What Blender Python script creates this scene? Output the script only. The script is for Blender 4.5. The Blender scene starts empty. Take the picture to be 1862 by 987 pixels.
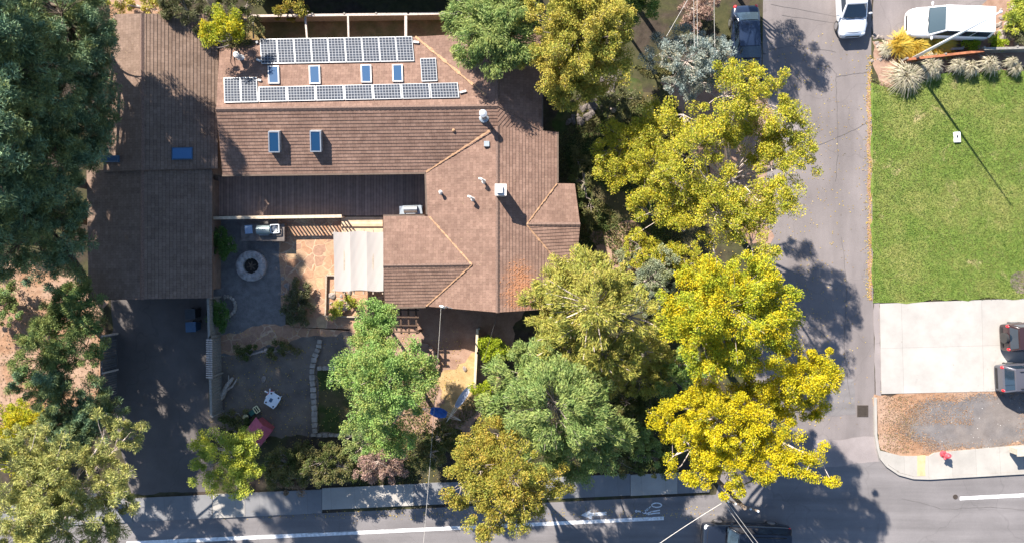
import bpy, bmesh, math, random
import numpy as np
from mathutils import Vector, Matrix

random.seed(7); RNG = np.random.default_rng(11)
S = bpy.context.scene
COL = S.collection
H = 46.0            # height of the drone over the yard
PX = 28.0           # metres are read off the photograph at this scale on the ground
def W(px, py, z=0.0):
    f = (H - z) / H
    return Vector(((px - 931) / PX * f, (493 - py) / PX * f, z))
def WX(px, z=0.0): return (px - 931) / PX * (H - z) / H
def WY(py, z=0.0): return (493 - py) / PX * (H - z) / H

# ------------------------------------------------------------------ materials
MATS = {}
class N:
    def __init__(s, name):
        s.m = bpy.data.materials.new(name); s.m.use_nodes = True
        s.t = s.m.node_tree; s.t.nodes.clear()
        s.out = s.add('ShaderNodeOutputMaterial')
        MATS[name] = s.m
    def add(s, ty, **kw):
        n = s.t.nodes.new(ty)
        for k, v in kw.items():
            if k in n.inputs: n.inputs[k].default_value = v
            else: setattr(n, k, v)
        return n
    def link(s, a, b): s.t.links.new(a, b)
    def coord(s, kind='Object'): return s.add('ShaderNodeTexCoord').outputs[kind]
    def noise(s, co, scale, detail=4, rough=.55, dist=0):
        n = s.add('ShaderNodeTexNoise'); n.inputs['Scale'].default_value = scale
        n.inputs['Detail'].default_value = detail; n.inputs['Roughness'].default_value = rough
        n.inputs['Distortion'].default_value = dist
        s.link(co, n.inputs['Vector']); return n.outputs['Fac']
    def ramp(s, fac, stops, interp='LINEAR'):
        r = s.add('ShaderNodeValToRGB'); e = r.color_ramp.elements; r.color_ramp.interpolation = interp
        while len(e) < len(stops): e.new(.5)
        for i, (p, c) in enumerate(stops):
            e[i].position = p
            e[i].color = (*c, 1) if hasattr(c, '__len__') else (c, c, c, 1)
        s.link(fac, r.inputs['Fac']); return r.outputs['Color']
    def mix(s, fac, a, b, mode='MIX'):
        n = s.add('ShaderNodeMix', data_type='RGBA', blend_type=mode)
        for i, v in ((0, fac), (6, a), (7, b)):
            if isinstance(v, (int, float)): n.inputs[i].default_value = v
            elif isinstance(v, tuple): n.inputs[i].default_value = (*v, 1)
            else: s.link(v, n.inputs[i])
        return n.outputs[2]
    def math(s, op, a, b=0.0):
        n = s.add('ShaderNodeMath', operation=op)
        for i, v in ((0, a), (1, b)):
            if isinstance(v, (int, float)): n.inputs[i].default_value = v
            else: s.link(v, n.inputs[i])
        return n.outputs[0]
    def bump(s, h, strength=.5, dist=.02):
        b = s.add('ShaderNodeBump'); b.inputs['Strength'].default_value = strength
        b.inputs['Distance'].default_value = dist; s.link(h, b.inputs['Height']); return b.outputs['Normal']
    def finish(s, col, rough=.9, normal=None, metal=0, spec=.3, coat=0):
        p = s.add('ShaderNodeBsdfPrincipled')
        if isinstance(col, tuple): p.inputs['Base Color'].default_value = (*col, 1)
        else: s.link(col, p.inputs['Base Color'])
        if isinstance(rough, (int, float)): p.inputs['Roughness'].default_value = rough
        else: s.link(rough, p.inputs['Roughness'])
        p.inputs['Metallic'].default_value = metal
        p.inputs['Specular IOR Level'].default_value = spec
        p.inputs['Coat Weight'].default_value = coat
        if normal: s.link(normal, p.inputs['Normal'])
        s.link(p.outputs[0], s.out.inputs[0]); return s.m

def plain(name, col, rough=.6, metal=0, spec=.4, var=.15, scale=6, coat=0):
    n = N(name); co = n.coord()
    f = n.noise(co, scale, 5)
    c = n.mix(1.0, col, n.ramp(f, [(.3, 1 - var), (.7, 1 + var)]), 'MULTIPLY')
    return n.finish(c, rough, None, metal, spec, coat)

def leaf_mat(name, cols, shift=None, trans=.3, nscale=.5):
    """leaf colours: one random tint per leaf, drifting to a second palette by branch"""
    n = N(name)
    g = n.add('ShaderNodeNewGeometry')
    k = len(cols)
    c = n.ramp(g.outputs['Random Per Island'], [(i / max(1, k - 1), cc) for i, cc in enumerate(cols)])
    if shift:
        k = len(shift)
        c2 = n.ramp(g.outputs['Random Per Island'], [(i / max(1, k - 1), cc) for i, cc in enumerate(shift)])
        f = n.noise(n.coord(), nscale * 1.5, 4, .65)
        c = n.mix(n.ramp(f, [(.44, 0.0), (.55, 1.0)]), c, c2)
        tone = n.ramp(n.noise(n.coord(), 2.3, 3, .6), [(.3, (.72, .80, .85)), (.5, (1., 1., 1.)), (.7, (1.18, 1.08, 1.0))])
        c = n.mix(1., c, tone, 'MULTIPLY')
    p = n.add('ShaderNodeBsdfPrincipled'); n.link(c, p.inputs['Base Color'])
    p.inputs['Roughness'].default_value = .65; p.inputs['Specular IOR Level'].default_value = .25
    t = n.add('ShaderNodeBsdfTranslucent'); n.link(c, t.inputs['Color'])
    m = n.add('ShaderNodeMixShader'); m.inputs[0].default_value = trans
    n.link(p.outputs[0], m.inputs[1]); n.link(t.outputs[0], m.inputs[2]); n.link(m.outputs[0], n.out.inputs[0])
    return n.m

def ground_mat(name, stops, scale, stops2=None, scale2=.3, fine=60, bump=.6, bdist=.03, speck=None, rough=.95):
    n = N(name); co = n.coord()
    c = n.ramp(n.noise(co, scale, 8, .65), stops)
    if stops2:
        c2 = n.ramp(n.noise(co, scale, 8, .65), stops2)
        c = n.mix(n.ramp(n.noise(co, scale2, 5, .6, .4), [(.43, 0.), (.57, 1.)]), c, c2)
    fn = n.noise(co, fine, 3, .7)
    c = n.mix(1.0, c, n.ramp(fn, [(.25, .62), (.75, 1.38)]), 'MULTIPLY')
    if speck:
        v = n.add('ShaderNodeTexVoronoi'); v.inputs['Scale'].default_value = speck[0]; n.link(co, v.inputs['Vector'])
        sp = n.ramp(v.outputs['Distance'], [(speck[1], 1.), (speck[1] + .05, 0.)])
        sp = n.math('MULTIPLY', sp, n.ramp(n.noise(co, 3.1, 2), [(.5, 0.), (.6, 1.)]))
        c = n.mix(sp, c, speck[2])
    return n.finish(c, rough, n.bump(n.mix(.5, fn, n.noise(co, scale * 3, 5)), bump, bdist), spec=.15)

# grounds
ground_mat('soil', [(.3, (.030, .024, .019)), (.7, (.075, .058, .045))], 2.2, [(.3, (.035, .040, .018)), (.7, (.08, .075, .035))], .35, 45)
ground_mat('red_soil', [(.3, (.20, .122, .085)), (.7, (.33, .21, .155))], 1.6, [(.3, (.24, .15, .11)), (.7, (.36, .25, .19))], .5, 40, .4)
ground_mat('needles', [(.3, (.21, .115, .065)), (.7, (.40, .24, .15))], 2.5, [(.3, (.28, .18, .125)), (.7, (.42, .29, .21))], .4, 55, .9, .05)
ground_mat('yard_dirt', [(.3, (.095, .082, .072)), (.7, (.18, .155, .135))], 1.1, [(.3, (.13, .105, .085)), (.7, (.22, .18, .14))], .45, 40, .5)
ground_mat('court_gravel', [(.3, (.115, .108, .104)), (.7, (.20, .19, .185))], 2.5, None, .3, 38, .8, .03)
ground_mat('lot_gravel', [(.3, (.115, .106, .105)), (.7, (.19, .176, .172))], 1.2, [(.3, (.135, .118, .11)), (.7, (.21, .185, .17))], .3, 30, .9, .03, (5, .10, (.55, .53, .5)))
ground_mat('yellow_dirt', [(.3, (.30, .20, .09)), (.7, (.46, .33, .17))], 2, None, .3, 45, .6)
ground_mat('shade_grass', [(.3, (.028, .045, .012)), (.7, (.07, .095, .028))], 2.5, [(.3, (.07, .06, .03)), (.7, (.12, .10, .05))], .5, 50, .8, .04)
ground_mat('side_yard', [(.3, (.17, .105, .052)), (.7, (.33, .215, .105))], 1.5, [(.3, (.13, .11, .04)), (.7, (.24, .18, .08))], .7, 40, .6)

def asphalt(name, base, tint, leaves=False):
    n = N(name); co = n.coord()
    c = n.ramp(n.noise(co, .35, 6, .6), [(.3, tuple(b * .86 for b in base)), (.7, tuple(b * 1.12 for b in base))])
    st = n.add('ShaderNodeMapping'); st.inputs['Scale'].default_value = tint; st.inputs['Rotation'].default_value = (0, 0, math.radians(-2.7)); n.link(co, st.inputs['Vector'])
    streak = n.noise(st.outputs[0], 1.0, 4, .6)
    c = n.mix(1., c, n.ramp(streak, [(.3, .78), (.7, 1.16)]), 'MULTIPLY')
    fn = n.noise(co, 55, 2, .7)
    c = n.mix(1., c, n.ramp(fn, [(.25, .78), (.75, 1.22)]), 'MULTIPLY')
    v = n.add('ShaderNodeTexVoronoi', feature='DISTANCE_TO_EDGE'); v.inputs['Scale'].default_value = .16
    wp = n.add('ShaderNodeVectorMath', operation='ADD'); n.link(co, wp.inputs[0])
    nz = n.add('ShaderNodeTexNoise'); nz.inputs['Scale'].default_value = .6; n.link(co, nz.inputs['Vector']); 
    sc = n.add('ShaderNodeVectorMath', operation='SCALE'); sc.inputs['Scale'].default_value = 2.2; n.link(nz.outputs['Color'], sc.inputs[0]); n.link(sc.outputs[0], wp.inputs[1])
    n.link(wp.outputs[0], v.inputs['Vector'])
    dark_line = n.ramp(v.outputs['Distance'], [(.002, .86), (.006, 1.)])  # hairline cracks in the asphalt
    c = n.mix(1., c, dark_line, 'MULTIPLY')
    return n.finish(c, .88, n.bump(fn, .35, .012), spec=.2)
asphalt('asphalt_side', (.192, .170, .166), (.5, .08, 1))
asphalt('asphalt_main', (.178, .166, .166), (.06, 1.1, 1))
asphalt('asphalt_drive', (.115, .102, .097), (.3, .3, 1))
asphalt('asphalt_patch', (.25, .22, .215), (.3, .3, 1))

def concrete(name, base, bw, bh, rot=-2.7, off=(0, 0), mort=.012):
    n = N(name); co = n.coord()
    mp = n.add('ShaderNodeMapping'); mp.inputs['Rotation'].default_value = (0, 0, math.radians(rot)); mp.inputs['Location'].default_value = (*off, 0); n.link(co, mp.inputs['Vector'])
    b = n.add('ShaderNodeTexBrick', offset=0.0); b.inputs['Scale'].default_value = 1; b.inputs['Brick Width'].default_value = bw; b.inputs['Row Height'].default_value = bh
    b.inputs['Mortar Size'].default_value = mort; b.inputs['Mortar Smooth'].default_value = .3
    b.inputs['Color1'].default_value = (*base, 1); b.inputs['Color2'].default_value = (*[x * .93 for x in base], 1); b.inputs['Mortar'].default_value = (*[x * .72 for x in base], 1)
    n.link(mp.outputs[0], b.inputs['Vector'])
    c = n.mix(1., b.outputs['Color'], n.ramp(n.noise(co, .8, 8, .65), [(.3, .86), (.7, 1.09)]), 'MULTIPLY')
    c = n.mix(n.ramp(n.noise(co, .55, 6, .7, .6), [(.60, 0.), (.72, .45)]), c, tuple(x * .62 for x in base))
    c = n.mix(n.ramp(n.noise(co, 2.6, 4, .6), [(.69, 0.), (.73, .35)]), c, (.16, .13, .10))
    fn = n.noise(co, 40, 3)
    c = n.mix(1., c, n.ramp(fn, [(.3, .93), (.7, 1.06)]), 'MULTIPLY')
    return n.finish(c, .85, n.bump(fn, .2, .01), spec=.2)
concrete('concrete_drive', (.385, .365, .34), 5.2, 4.4, -1.5, (.8, 1.2), .014)
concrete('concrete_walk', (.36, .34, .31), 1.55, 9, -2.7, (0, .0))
concrete('concrete_walk_grey', (.20, .20, .205), 1.55, 9, -2.7)
concrete('concrete_step', (.42, .36, .31), 3, 3)

def lawn_mat():
    n = N('lawn_grass'); co = n.coord()
    c1 = n.ramp(n.noise(co, 3.0, 8, .7), [(.28, (.085, .138, .026)), (.5, (.135, .20, .038)), (.72, (.185, .24, .05))])
    c2 = n.ramp(n.noise(co, 4.0, 8, .7), [(.3, (.20, .22, .055)), (.7, (.38, .33, .13))])
    c = n.mix(n.ramp(n.noise(co, .33, 6, .65, .3), [(.46, 0.), (.70, .85)]), c1, c2)
    c = n.mix(n.ramp(n.noise(co, .62, 5, .7, .5), [(.60, 0.), (.70, .8)]), c, (.40, .32, .17))
    c = n.mix(n.ramp(n.noise(co, .45, 5, .7, .8), [(.30, .7), (.42, 0.)]), c, (.085, .15, .03))
    fn = n.noise(co, 26, 4, .75)
    c = n.mix(1., c, n.ramp(fn, [(.3, .68), (.7, 1.32)]), 'MULTIPLY')
    return n.finish(c, .9, n.bump(fn, .9, .05), spec=.15)
lawn_mat()

def flagstone_mat():
    n = N('flagstone'); co = n.coord()
    wp = n.add('ShaderNodeVectorMath', operation='ADD'); n.link(co, wp.inputs[0])
    nz = n.add('ShaderNodeTexNoise'); nz.inputs['Scale'].default_value = 1.4; n.link(co, nz.inputs['Vector'])
    sc = n.add('ShaderNodeVectorMath', operation='SCALE'); sc.inputs['Scale'].default_value = .5; n.link(nz.outputs['Color'], sc.inputs[0]); n.link(sc.outputs[0], wp.inputs[1])
    v = n.add('ShaderNodeTexVoronoi', feature='DISTANCE_TO_EDGE'); v.inputs['Scale'].default_value = 1.5; n.link(wp.outputs[0], v.inputs['Vector'])
    vc = n.add('ShaderNodeTexVoronoi'); vc.inputs['Scale'].default_value = 1.5; n.link(wp.outputs[0], vc.inputs['Vector'])
    sx = n.add('ShaderNodeSeparateColor'); n.link(vc.outputs['Color'], sx.inputs[0])
    stone = n.ramp(sx.outputs[0], [(0, (.33, .185, .11)), (.35, (.38, .225, .14)), (.7, (.30, .18, .125)), (1, (.42, .29, .17))])
    stone = n.mix(1., stone, n.ramp(n.noise(co, 5, 6, .65), [(.3, .8), (.7, 1.2)]), 'MULTIPLY')
    j = n.ramp(v.outputs['Distance'], [(.018, 0.), (.05, 1.)])
    jn = n.mix(n.ramp(n.noise(co, .9, 3), [(.42, 0.), (.6, 1.)]), (.48, .34, .23), (.36, .23, .14))
    c = n.mix(j, jn, stone)
    return n.finish(c, .85, n.bump(j, .4, .02), spec=.2)
flagstone_mat()

def shingle_mat(name, c1, c2, mort, stain=None):
    n = N(name); uv = n.coord('UV'); co = n.coord()
    b = n.add('ShaderNodeTexBrick', offset=.5); b.inputs['Scale'].default_value = 1
    b.inputs['Brick Width'].default_value = .31; b.inputs['Row Height'].default_value = .2
    b.inputs['Mortar Size'].default_value = .006; b.inputs['Mortar Smooth'].default_value = .2; b.inputs['Bias'].default_value = 0
    b.inputs['Color1'].default_value = (*c1, 1); b.inputs['Color2'].default_value = (*c2, 1); b.inputs['Mortar'].default_value = (*mort, 1)
    n.link(uv, b.inputs['Vector'])
    c = n.mix(1., b.outputs['Color'], n.ramp(n.noise(co, .5, 6, .65), [(.3, .86), (.7, 1.12)]), 'MULTIPLY')
    fn = n.noise(co, 22, 4, .75)
    c = n.mix(1., c, n.ramp(fn, [(.28, .74), (.72, 1.26)]), 'MULTIPLY')
    ms = n.add('ShaderNodeMapping'); ms.inputs['Scale'].default_value = (3.2, .35, 1); n.link(uv, ms.inputs['Vector'])
    c = n.mix(1., c, n.ramp(n.noise(ms.outputs[0], 1.0, 5, .6), [(.3, .84), (.7, 1.13)]), 'MULTIPLY')
    if stain:
        cx, cy, rx, ry = stain
        m2 = n.add('ShaderNodeMapping', vector_type='TEXTURE'); m2.inputs['Location'].default_value = (cx, cy, 3.2); m2.inputs['Scale'].default_value = (rx, ry, 3); n.link(co, m2.inputs['Vector'])
        gr = n.add('ShaderNodeTexGradient', gradient_type='SPHERICAL'); n.link(m2.outputs[0], gr.inputs['Vector'])
        k = n.math('MULTIPLY', n.ramp(gr.outputs['Fac'], [(0., 0.), (.7, 1.)]), n.ramp(n.noise(ms.outputs[0], 2.2, 6, .7), [(.36, .05), (.66, .75)]))
        c = n.mix(k, c, (.44, .19, .085))
    sp = n.ramp(n.noise(co, 9, 2, .5), [(.68, 0.), (.74, .5)])
    c = n.mix(sp, c, (.36, .27, .17))
    return n.finish(c, .92, n.bump(fn, .4, .02), spec=.12)
shingle_mat('shingles', (.245, .158, .122), (.188, .118, .091), (.085, .056, .047), (.45, -1.0, 1.3, 2.1))
shingle_mat('shingles_wing', (.215, .152, .118), (.17, .118, .09), (.08, .055, .043))
plain('ridge_shingle', (.15, .098, .078), .9, var=.3, scale=12)
plain('valley_debris', (.36, .215, .125), .95, var=.35, scale=9)
plain('rust_debris', (.46, .21, .10), .95, var=.35, scale=7)
plain('white_trim', (.60, .58, .55), .5, var=.08)
plain('galvanised', (.55, .58, .60), .4, .6, var=.12)
plain('flue_grey', (.36, .40, .43), .45, .5, var=.12)
plain('siding', (.20, .125, .085), .85, var=.2)
plain('siding_dark', (.06, .045, .035), .85, var=.25)
plain('fascia', (.12, .085, .065), .8, var=.2)
plain('weathered_wood', (.36, .29, .22), .85, var=.25, scale=9)
plain('grey_wood', (.24, .225, .20), .85, var=.25, scale=9)
plain('pale_wood', (.58, .47, .34), .8, var=.18, scale=7)
plain('dark_wood', (.075, .045, .03), .8, var=.25, scale=8)
plain('rust_wood', (.34, .125, .06), .85, var=.3, scale=5)
plain('panel_frame', (.38, .39, .40), .4, .2, var=.05)
plain('tarp_blue', (.035, .13, .45), .6, var=.2)
plain('rope', (.6, .57, .5), .8)
plain('hammock_cloth', (.33, .36, .45), .8, var=.2)
plain('pink_roof', (.45, .10, .15), .6, var=.15)
plain('pink_wall', (.38, .09, .10), .6, var=.15)
plain('white_plastic', (.72, .76, .80), .4, var=.06)
plain('red_plastic', (.55, .03, .03), .4)
plain('cream_plastic', (.72, .66, .38), .5)
plain('green_plastic', (.03, .13, .10), .5)
plain('black_plastic', (.018, .018, .02), .5)
plain('bin_blue', (.04, .09, .16), .5)
plain('bin_dark', (.03, .035, .04), .5)
plain('hydrant_red', (.72, .07, .09), .4, var=.08)
plain('steel', (.42, .44, .46), .35, .8)
plain('grill_lid', (.20, .25, .26), .4, .4)
plain('iron', (.07, .055, .045), .7, .4)
plain('rock', (.26, .22, .195), .9, var=.35, scale=4)
plain('rock_dark', (.13, .11, .10), .9, var=.35, scale=4)
plain('pit_stone', (.33, .31, .30), .9, var=.35, scale=3)
plain('edge_stone', (.29, .26, .225), .9, var=.3, scale=3)
plain('ash', (.03, .026, .022), .95, var=.4, scale=10)
plain('bark_grey', (.33, .275, .24), .9, var=.3, scale=8)
plain('bark_dark', (.10, .075, .055), .9, var=.3, scale=8)
plain('bark_pale', (.50, .42, .37), .9, var=.25, scale=8)
plain('driftwood', (.36, .31, .26), .9, var=.3, scale=9)
plain('paint_white', (.66, .66, .66), .7, var=.3, scale=5)
plain('paint_worn', (.58, .60, .62), .75, var=.25, scale=6)
plain('kerb_yellow', (.46, .36, .20), .8, var=.2, scale=4)
plain('wire', (.50, .47, .43), .6)
plain('wire_dark', (.05, .05, .05), .6)
plain('roof_dark', (.05, .048, .05), .9, var=.3, scale=10)
plain('planks', (.50, .36, .24), .8, var=.2, scale=5)
plain('sign_board', (.44, .38, .31), .7, var=.15)
plain('pole_wood', (.20, .15, .11), .85, var=.2)
plain('canopy_cloth', (.80, .74, .70), .85, var=.05, scale=2.5)
def board_mat(name, base, width, axis, dark=.45):
    n = N(name); co = n.coord(); sp = n.add('ShaderNodeSeparateXYZ'); n.link(co, sp.inputs[0])
    t = n.math('DIVIDE', sp.outputs[axis], width)
    fr = n.math('FRACT', t); ed = n.math('ABSOLUTE', n.math('SUBTRACT', fr, .5))
    gap = n.ramp(ed, [(.42, 1.), (.47, dark)])
    wn = n.add('ShaderNodeTexWhiteNoise', noise_dimensions='1D'); n.link(n.math('FLOOR', t), wn.inputs['W'])
    c = n.mix(1., base, n.ramp(wn.outputs['Value'], [(0, .82), (1, 1.15)]), 'MULTIPLY')
    c = n.mix(1., c, n.ramp(n.noise(co, 3, 6, .6), [(.3, .82), (.7, 1.15)]), 'MULTIPLY')
    c = n.mix(1., c, gap, 'MULTIPLY')
    return n.finish(c, .85, n.bump(gap, .5, .01), spec=.2)
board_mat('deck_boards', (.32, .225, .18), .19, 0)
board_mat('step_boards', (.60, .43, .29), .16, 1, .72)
board_mat('fence_boards', (.33, .27, .21), .15, 0)
board_mat('fence_boards_grey', (.10, .10, .105), .15, 1)
board_mat('wall_boards', (.24, .165, .125), .25, 0)
def cell_mat():
    n = N('solar_cells'); uv = n.coord('UV')
    b = n.add('ShaderNodeTexBrick', offset=0.0); b.inputs['Scale'].default_value = 1
    b.inputs['Brick Width'].default_value = .185; b.inputs['Row Height'].default_value = .185; b.inputs['Mortar Size'].default_value = .016; b.inputs['Mortar Smooth'].default_value = .1
    b.inputs['Color1'].default_value = (.03, .036, .05, 1); b.inputs['Color2'].default_value = (.04, .05, .07, 1); b.inputs['Mortar'].default_value = (.25, .26, .275, 1)
    n.link(uv, b.inputs['Vector'])
    return n.finish(b.outputs['Color'], .6, None, 0, .06, 0)
cell_mat()
def glass_mat(name, col, rough=.06, spec=.9, coat=.6):
    n = N(name); return n.finish(col, rough, None, 0, spec, coat)
glass_mat('skylight_glass', (.015, .06, .14), .5, .1, 0)
glass_mat('skylight_glass_big', (.05, .14, .29), .4, .3, 0)
glass_mat('car_glass', (.016, .028, .045))
glass_mat('car_glass_clear', (.05, .075, .085))
glass_mat('window_glass', (.02, .03, .04))
def paint(name, col, rough=.25, metal=0):
    n = N(name); return n.finish(col, rough, None, metal, .5, .8)
paint('paint_car_white', (.80, .80, .80)); paint('paint_car_silver', (.70, .73, .78), .3, .15); paint('paint_car_black', (.012, .022, .05), .28)
paint('paint_car_maroon', (.035, .018, .02)); paint('paint_car_grey', (.10, .10, .12), .3, .3); paint('paint_truck', (.01, .014, .024), .25)
paint('tail_red', (.6, .02, .03), .2); paint('lamp_clear', (.6, .63, .66), .1); paint('tyre', (.018, .018, .018), .8); paint('rim', (.5, .5, .52), .3, .8)
plain('trim_black', (.02, .02, .022), .5)

# ------------------------------------------------------------------ mesh building
class MB:
    def __init__(s): s.v = []; s.f = []; s.uv = []; s.use_uv = False
    def face(s, pts, uv=None):
        i = len(s.v); s.v += [tuple(p) for p in pts]; s.f.append(tuple(range(i, i + len(pts))))
        s.uv.append(uv); 
        if uv: s.use_uv = True
    def prism(s, pts, z0, z1):
        n = len(pts)
        a = sum(pts[i][0] * pts[(i + 1) % n][1] - pts[(i + 1) % n][0] * pts[i][1] for i in range(n))
        if a < 0: pts = pts[::-1]
        s.face([(p[0], p[1], z1) for p in pts]); s.face([(p[0], p[1], z0) for p in pts[::-1]])
        for i in range(n):
            p, q = pts[i], pts[(i + 1) % n]
            s.face([(p[0], p[1], z0), (q[0], q[1], z0), (q[0], q[1], z1), (p[0], p[1], z1)])
    def box(s, x0, x1, y0, y1, z0, z1): s.prism([(x0, y0), (x1, y0), (x1, y1), (x0, y1)], z0, z1)
    def obox(s, c, ax, ay, az, hx, hy, hz):
        c = Vector(c); ax, ay, az = Vector(ax).normalized() * hx, Vector(ay).normalized() * hy, Vector(az).normalized() * hz
        P = [c + ax * i + ay * j + az * k for i in (-1, 1) for j in (-1, 1) for k in (-1, 1)]
        for q in ((0, 1, 3, 2), (4, 6, 7, 5), (0, 4, 5, 1), (2, 3, 7, 6), (0, 2, 6, 4), (1, 5, 7, 3)): s.face([P[i] for i in q])
    def bar(s, a, b, w, h=None):
        a, b = Vector(a), Vector(b); d = (b - a); L = d.length; d.normalize()
        up = Vector((0, 0, 1)) if abs(d.z) < .95 else Vector((0, 1, 0))
        sd = d.cross(up).normalized(); up = sd.cross(d)
        s.obox((a + b) / 2, d, sd, up, L / 2, w / 2, (h or w) / 2)
    def tube(s, pts, rad, sides=6, cap=True):
        pts = [Vector(p) for p in pts]; n = len(pts)
        if not hasattr(rad, '__len__'): rad = [rad] * n
        base = len(s.v)
        for i, p in enumerate(pts):
            d = (pts[min(n - 1, i + 1)] - pts[max(0, i - 1)]).normalized()
            a = d.cross(Vector((0, 0, 1)) if abs(d.z) < .9 else Vector((1, 0, 0))).normalized(); b = d.cross(a)
            for k in range(sides):
                t = 2 * math.pi * k / sides
                s.v.append(tuple(p + (a * math.cos(t) + b * math.sin(t)) * rad[i]))
        for i in range(n - 1):
            for k in range(sides):
                k2 = (k + 1) % sides; s.f.append((base + i * sides + k, base + i * sides + k2, base + (i + 1) * sides + k2, base + (i + 1) * sides + k)); s.uv.append(None)
        if cap:
            s.f.append(tuple(base + k for k in range(sides))[::-1]); s.uv.append(None)
            s.f.append(tuple(base + (n - 1) * sides + k for k in range(sides))); s.uv.append(None)
    def lathe(s, c, prof, sides=16):
        c = Vector(c); base = len(s.v); n = len(prof)
        for r, z in prof:
            for k in range(sides):
                t = 2 * math.pi * k / sides; s.v.append((c.x + r * math.cos(t), c.y + r * math.sin(t), c.z + z))
        for i in range(n - 1):
            for k in range(sides):
                k2 = (k + 1) % sides; s.f.append((base + i * sides + k, base + i * sides + k2, base + (i + 1) * sides + k2, base + (i + 1) * sides + k)); s.uv.append(None)
        s.f.append(tuple(base + k for k in range(sides))[::-1]); s.uv.append(None)
        s.f.append(tuple(base + (n - 1) * sides + k for k in range(sides))); s.uv.append(None)
    def blob(s, c, rx, ry, rz, seed=0, rough=.25, seg=8, rings=5, flat=False):
        r = random.Random(seed); c = Vector(c); base = len(s.v)
        ph = [r.uniform(0, 6.28) for _ in range(4)]
        for i in range(rings + 1):
            th = math.pi * i / rings
            for k in range(seg):
                t = 2 * math.pi * k / seg
                q = 1 + rough * (.5 * math.sin(2 * t + ph[0] + th) + .5 * math.sin(3 * t + ph[1]) * math.sin(th) + .5 * math.cos(2 * th + ph[2])) * .7 + r.uniform(-.5, .5) * rough * .5 * math.sin(th)
                s.v.append((c.x + rx * q * math.sin(th) * math.cos(t), c.y + ry * q * math.sin(th) * math.sin(t), c.z + rz * q * math.cos(th)))
        for i in range(rings):
            for k in range(seg):
                k2 = (k + 1) % seg; s.f.append((base + i * seg + k, base + (i + 1) * seg + k, base + (i + 1) * seg + k2, base + i * seg + k2)); s.uv.append(None)
    def build(s, name, mat, parent=None, smooth=False, origin=None, bevel=0):
        me = bpy.data.meshes.new(name)
        v = s.v
        if origin is not None: v = [(a - origin[0], b - origin[1], c - origin[2]) for a, b, c in v]
        me.from_pydata(v, [], s.f); me.update()
        if s.use_uv:
            l = me.uv_layers.new(name='UVMap')
            k = 0
            for f, u in zip(s.f, s.uv):
                for j in range(len(f)):
                    l.data[k].uv = u[j] if u else (0, 0); k += 1
        me.materials.append(MATS[mat] if isinstance(mat, str) else mat)
        if smooth: me.polygons.foreach_set('use_smooth', [True] * len(me.polygons))
        o = bpy.data.objects.new(name, me); COL.objects.link(o)
        if origin is not None: o.location = origin
        if parent: o.parent = parent
        if bevel:
            b = o.modifiers.new('Bevel', 'BEVEL'); b.width = bevel; b.segments = 2
        return o

def tag(o, label=None, cat=None, group=None, kind=None):
    if label: o['label'] = label
    if cat: o['category'] = cat
    if group: o['group'] = group
    if kind: o['kind'] = kind
    return o
def thing(name, label, cat, loc=(0, 0, 0), rz=0, group=None):
    o = bpy.data.objects.new(name, None); COL.objects.link(o); o.empty_display_size = .3
    o.location = loc; o.rotation_euler = (0, 0, rz)
    return tag(o, label, cat, group)
def copy_tree(o, parent=None):
    c = o.copy(); COL.objects.link(c)
    if parent: c.parent = parent
    for ch in [x for x in bpy.data.objects if x.parent == o]: copy_tree(ch, c)
    return c

def rough_edge(pts, jit, step=.35):
    if not jit: return pts
    out = []
    n = len(pts)
    for i in range(n):
        p, q = Vector(pts[i][:2]), Vector(pts[(i + 1) % n][:2])
        k = max(1, int((q - p).length / step)); d = (q - p); nn = Vector((-d.y, d.x)).normalized()
        for j in range(k):
            t = j / k; r = p.lerp(q, t)
            if j: r = r + nn * random.gauss(0, jit * .6) + nn * jit * math.sin(r.x * 1.7 + r.y * 2.3)
            out.append((r.x, r.y))
    return out
def sheet(name, pxs, z, mat, jit=0, slab=None, kind='structure'):
    pts = rough_edge([tuple(W(*p, z)[:2]) for p in pxs], jit)
    m = MB()
    if slab is None:
        a = sum(pts[i][0] * pts[(i + 1) % len(pts)][1] - pts[(i + 1) % len(pts)][0] * pts[i][1] for i in range(len(pts)))
        if a < 0: pts = pts[::-1]
        m.face([(p[0], p[1], z) for p in pts])
    else: m.prism(pts, slab, z)
    o = m.build(name, mat)
    return tag(o, kind=kind) if kind else o
def strip_px(a, b, w, z):
    a, b = W(*a, z), W(*b, z); d = (b - a).normalized(); n = Vector((-d.y, d.x, 0)) * w / 2
    return [a - n, b - n, b + n, a + n]

# ------------------------------------------------------------------ ground and roads
g = MB(); g.face([(-400, -400, 0), (400, -400, 0), (400, 400, 0), (-400, 400, 0)]); tag(g.build('ground', 'soil'), kind='structure')
RS = -.047
def road_y(px, y0): return y0 + RS * (px - 600)          # lines of the main road in the photograph
sheet('side_road', [(1395, -900), (1592, -900), (1584, 130), (1588, 545), (1592, 800), (1600, 840), (1390, 860), (1300, 905), (1380, 600), (1385, 300)], .004, 'asphalt_side')
sheet('main_road', [(-2500, road_y(-2500, 931)), (1300, road_y(1300, 931)), (1592, 800), (1600, 825), (1610, 842), (1640, 862), (1680, 868), (1862, 858), (5000, 711), (5000, 2200), (-2500, 2200)], .008, 'asphalt_main')
sheet('apron', [(1478, 800), (1592, 793), (1598, 838), (1490, 850)], .012, 'asphalt_patch', .05)
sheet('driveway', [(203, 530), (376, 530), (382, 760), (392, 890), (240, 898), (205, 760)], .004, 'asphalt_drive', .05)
sheet('neighbour_driveway', [(1586, -400), (1860, -400), (1830, 30), (1700, 70), (1588, 72)], .008, 'asphalt_side', .08)
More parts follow.
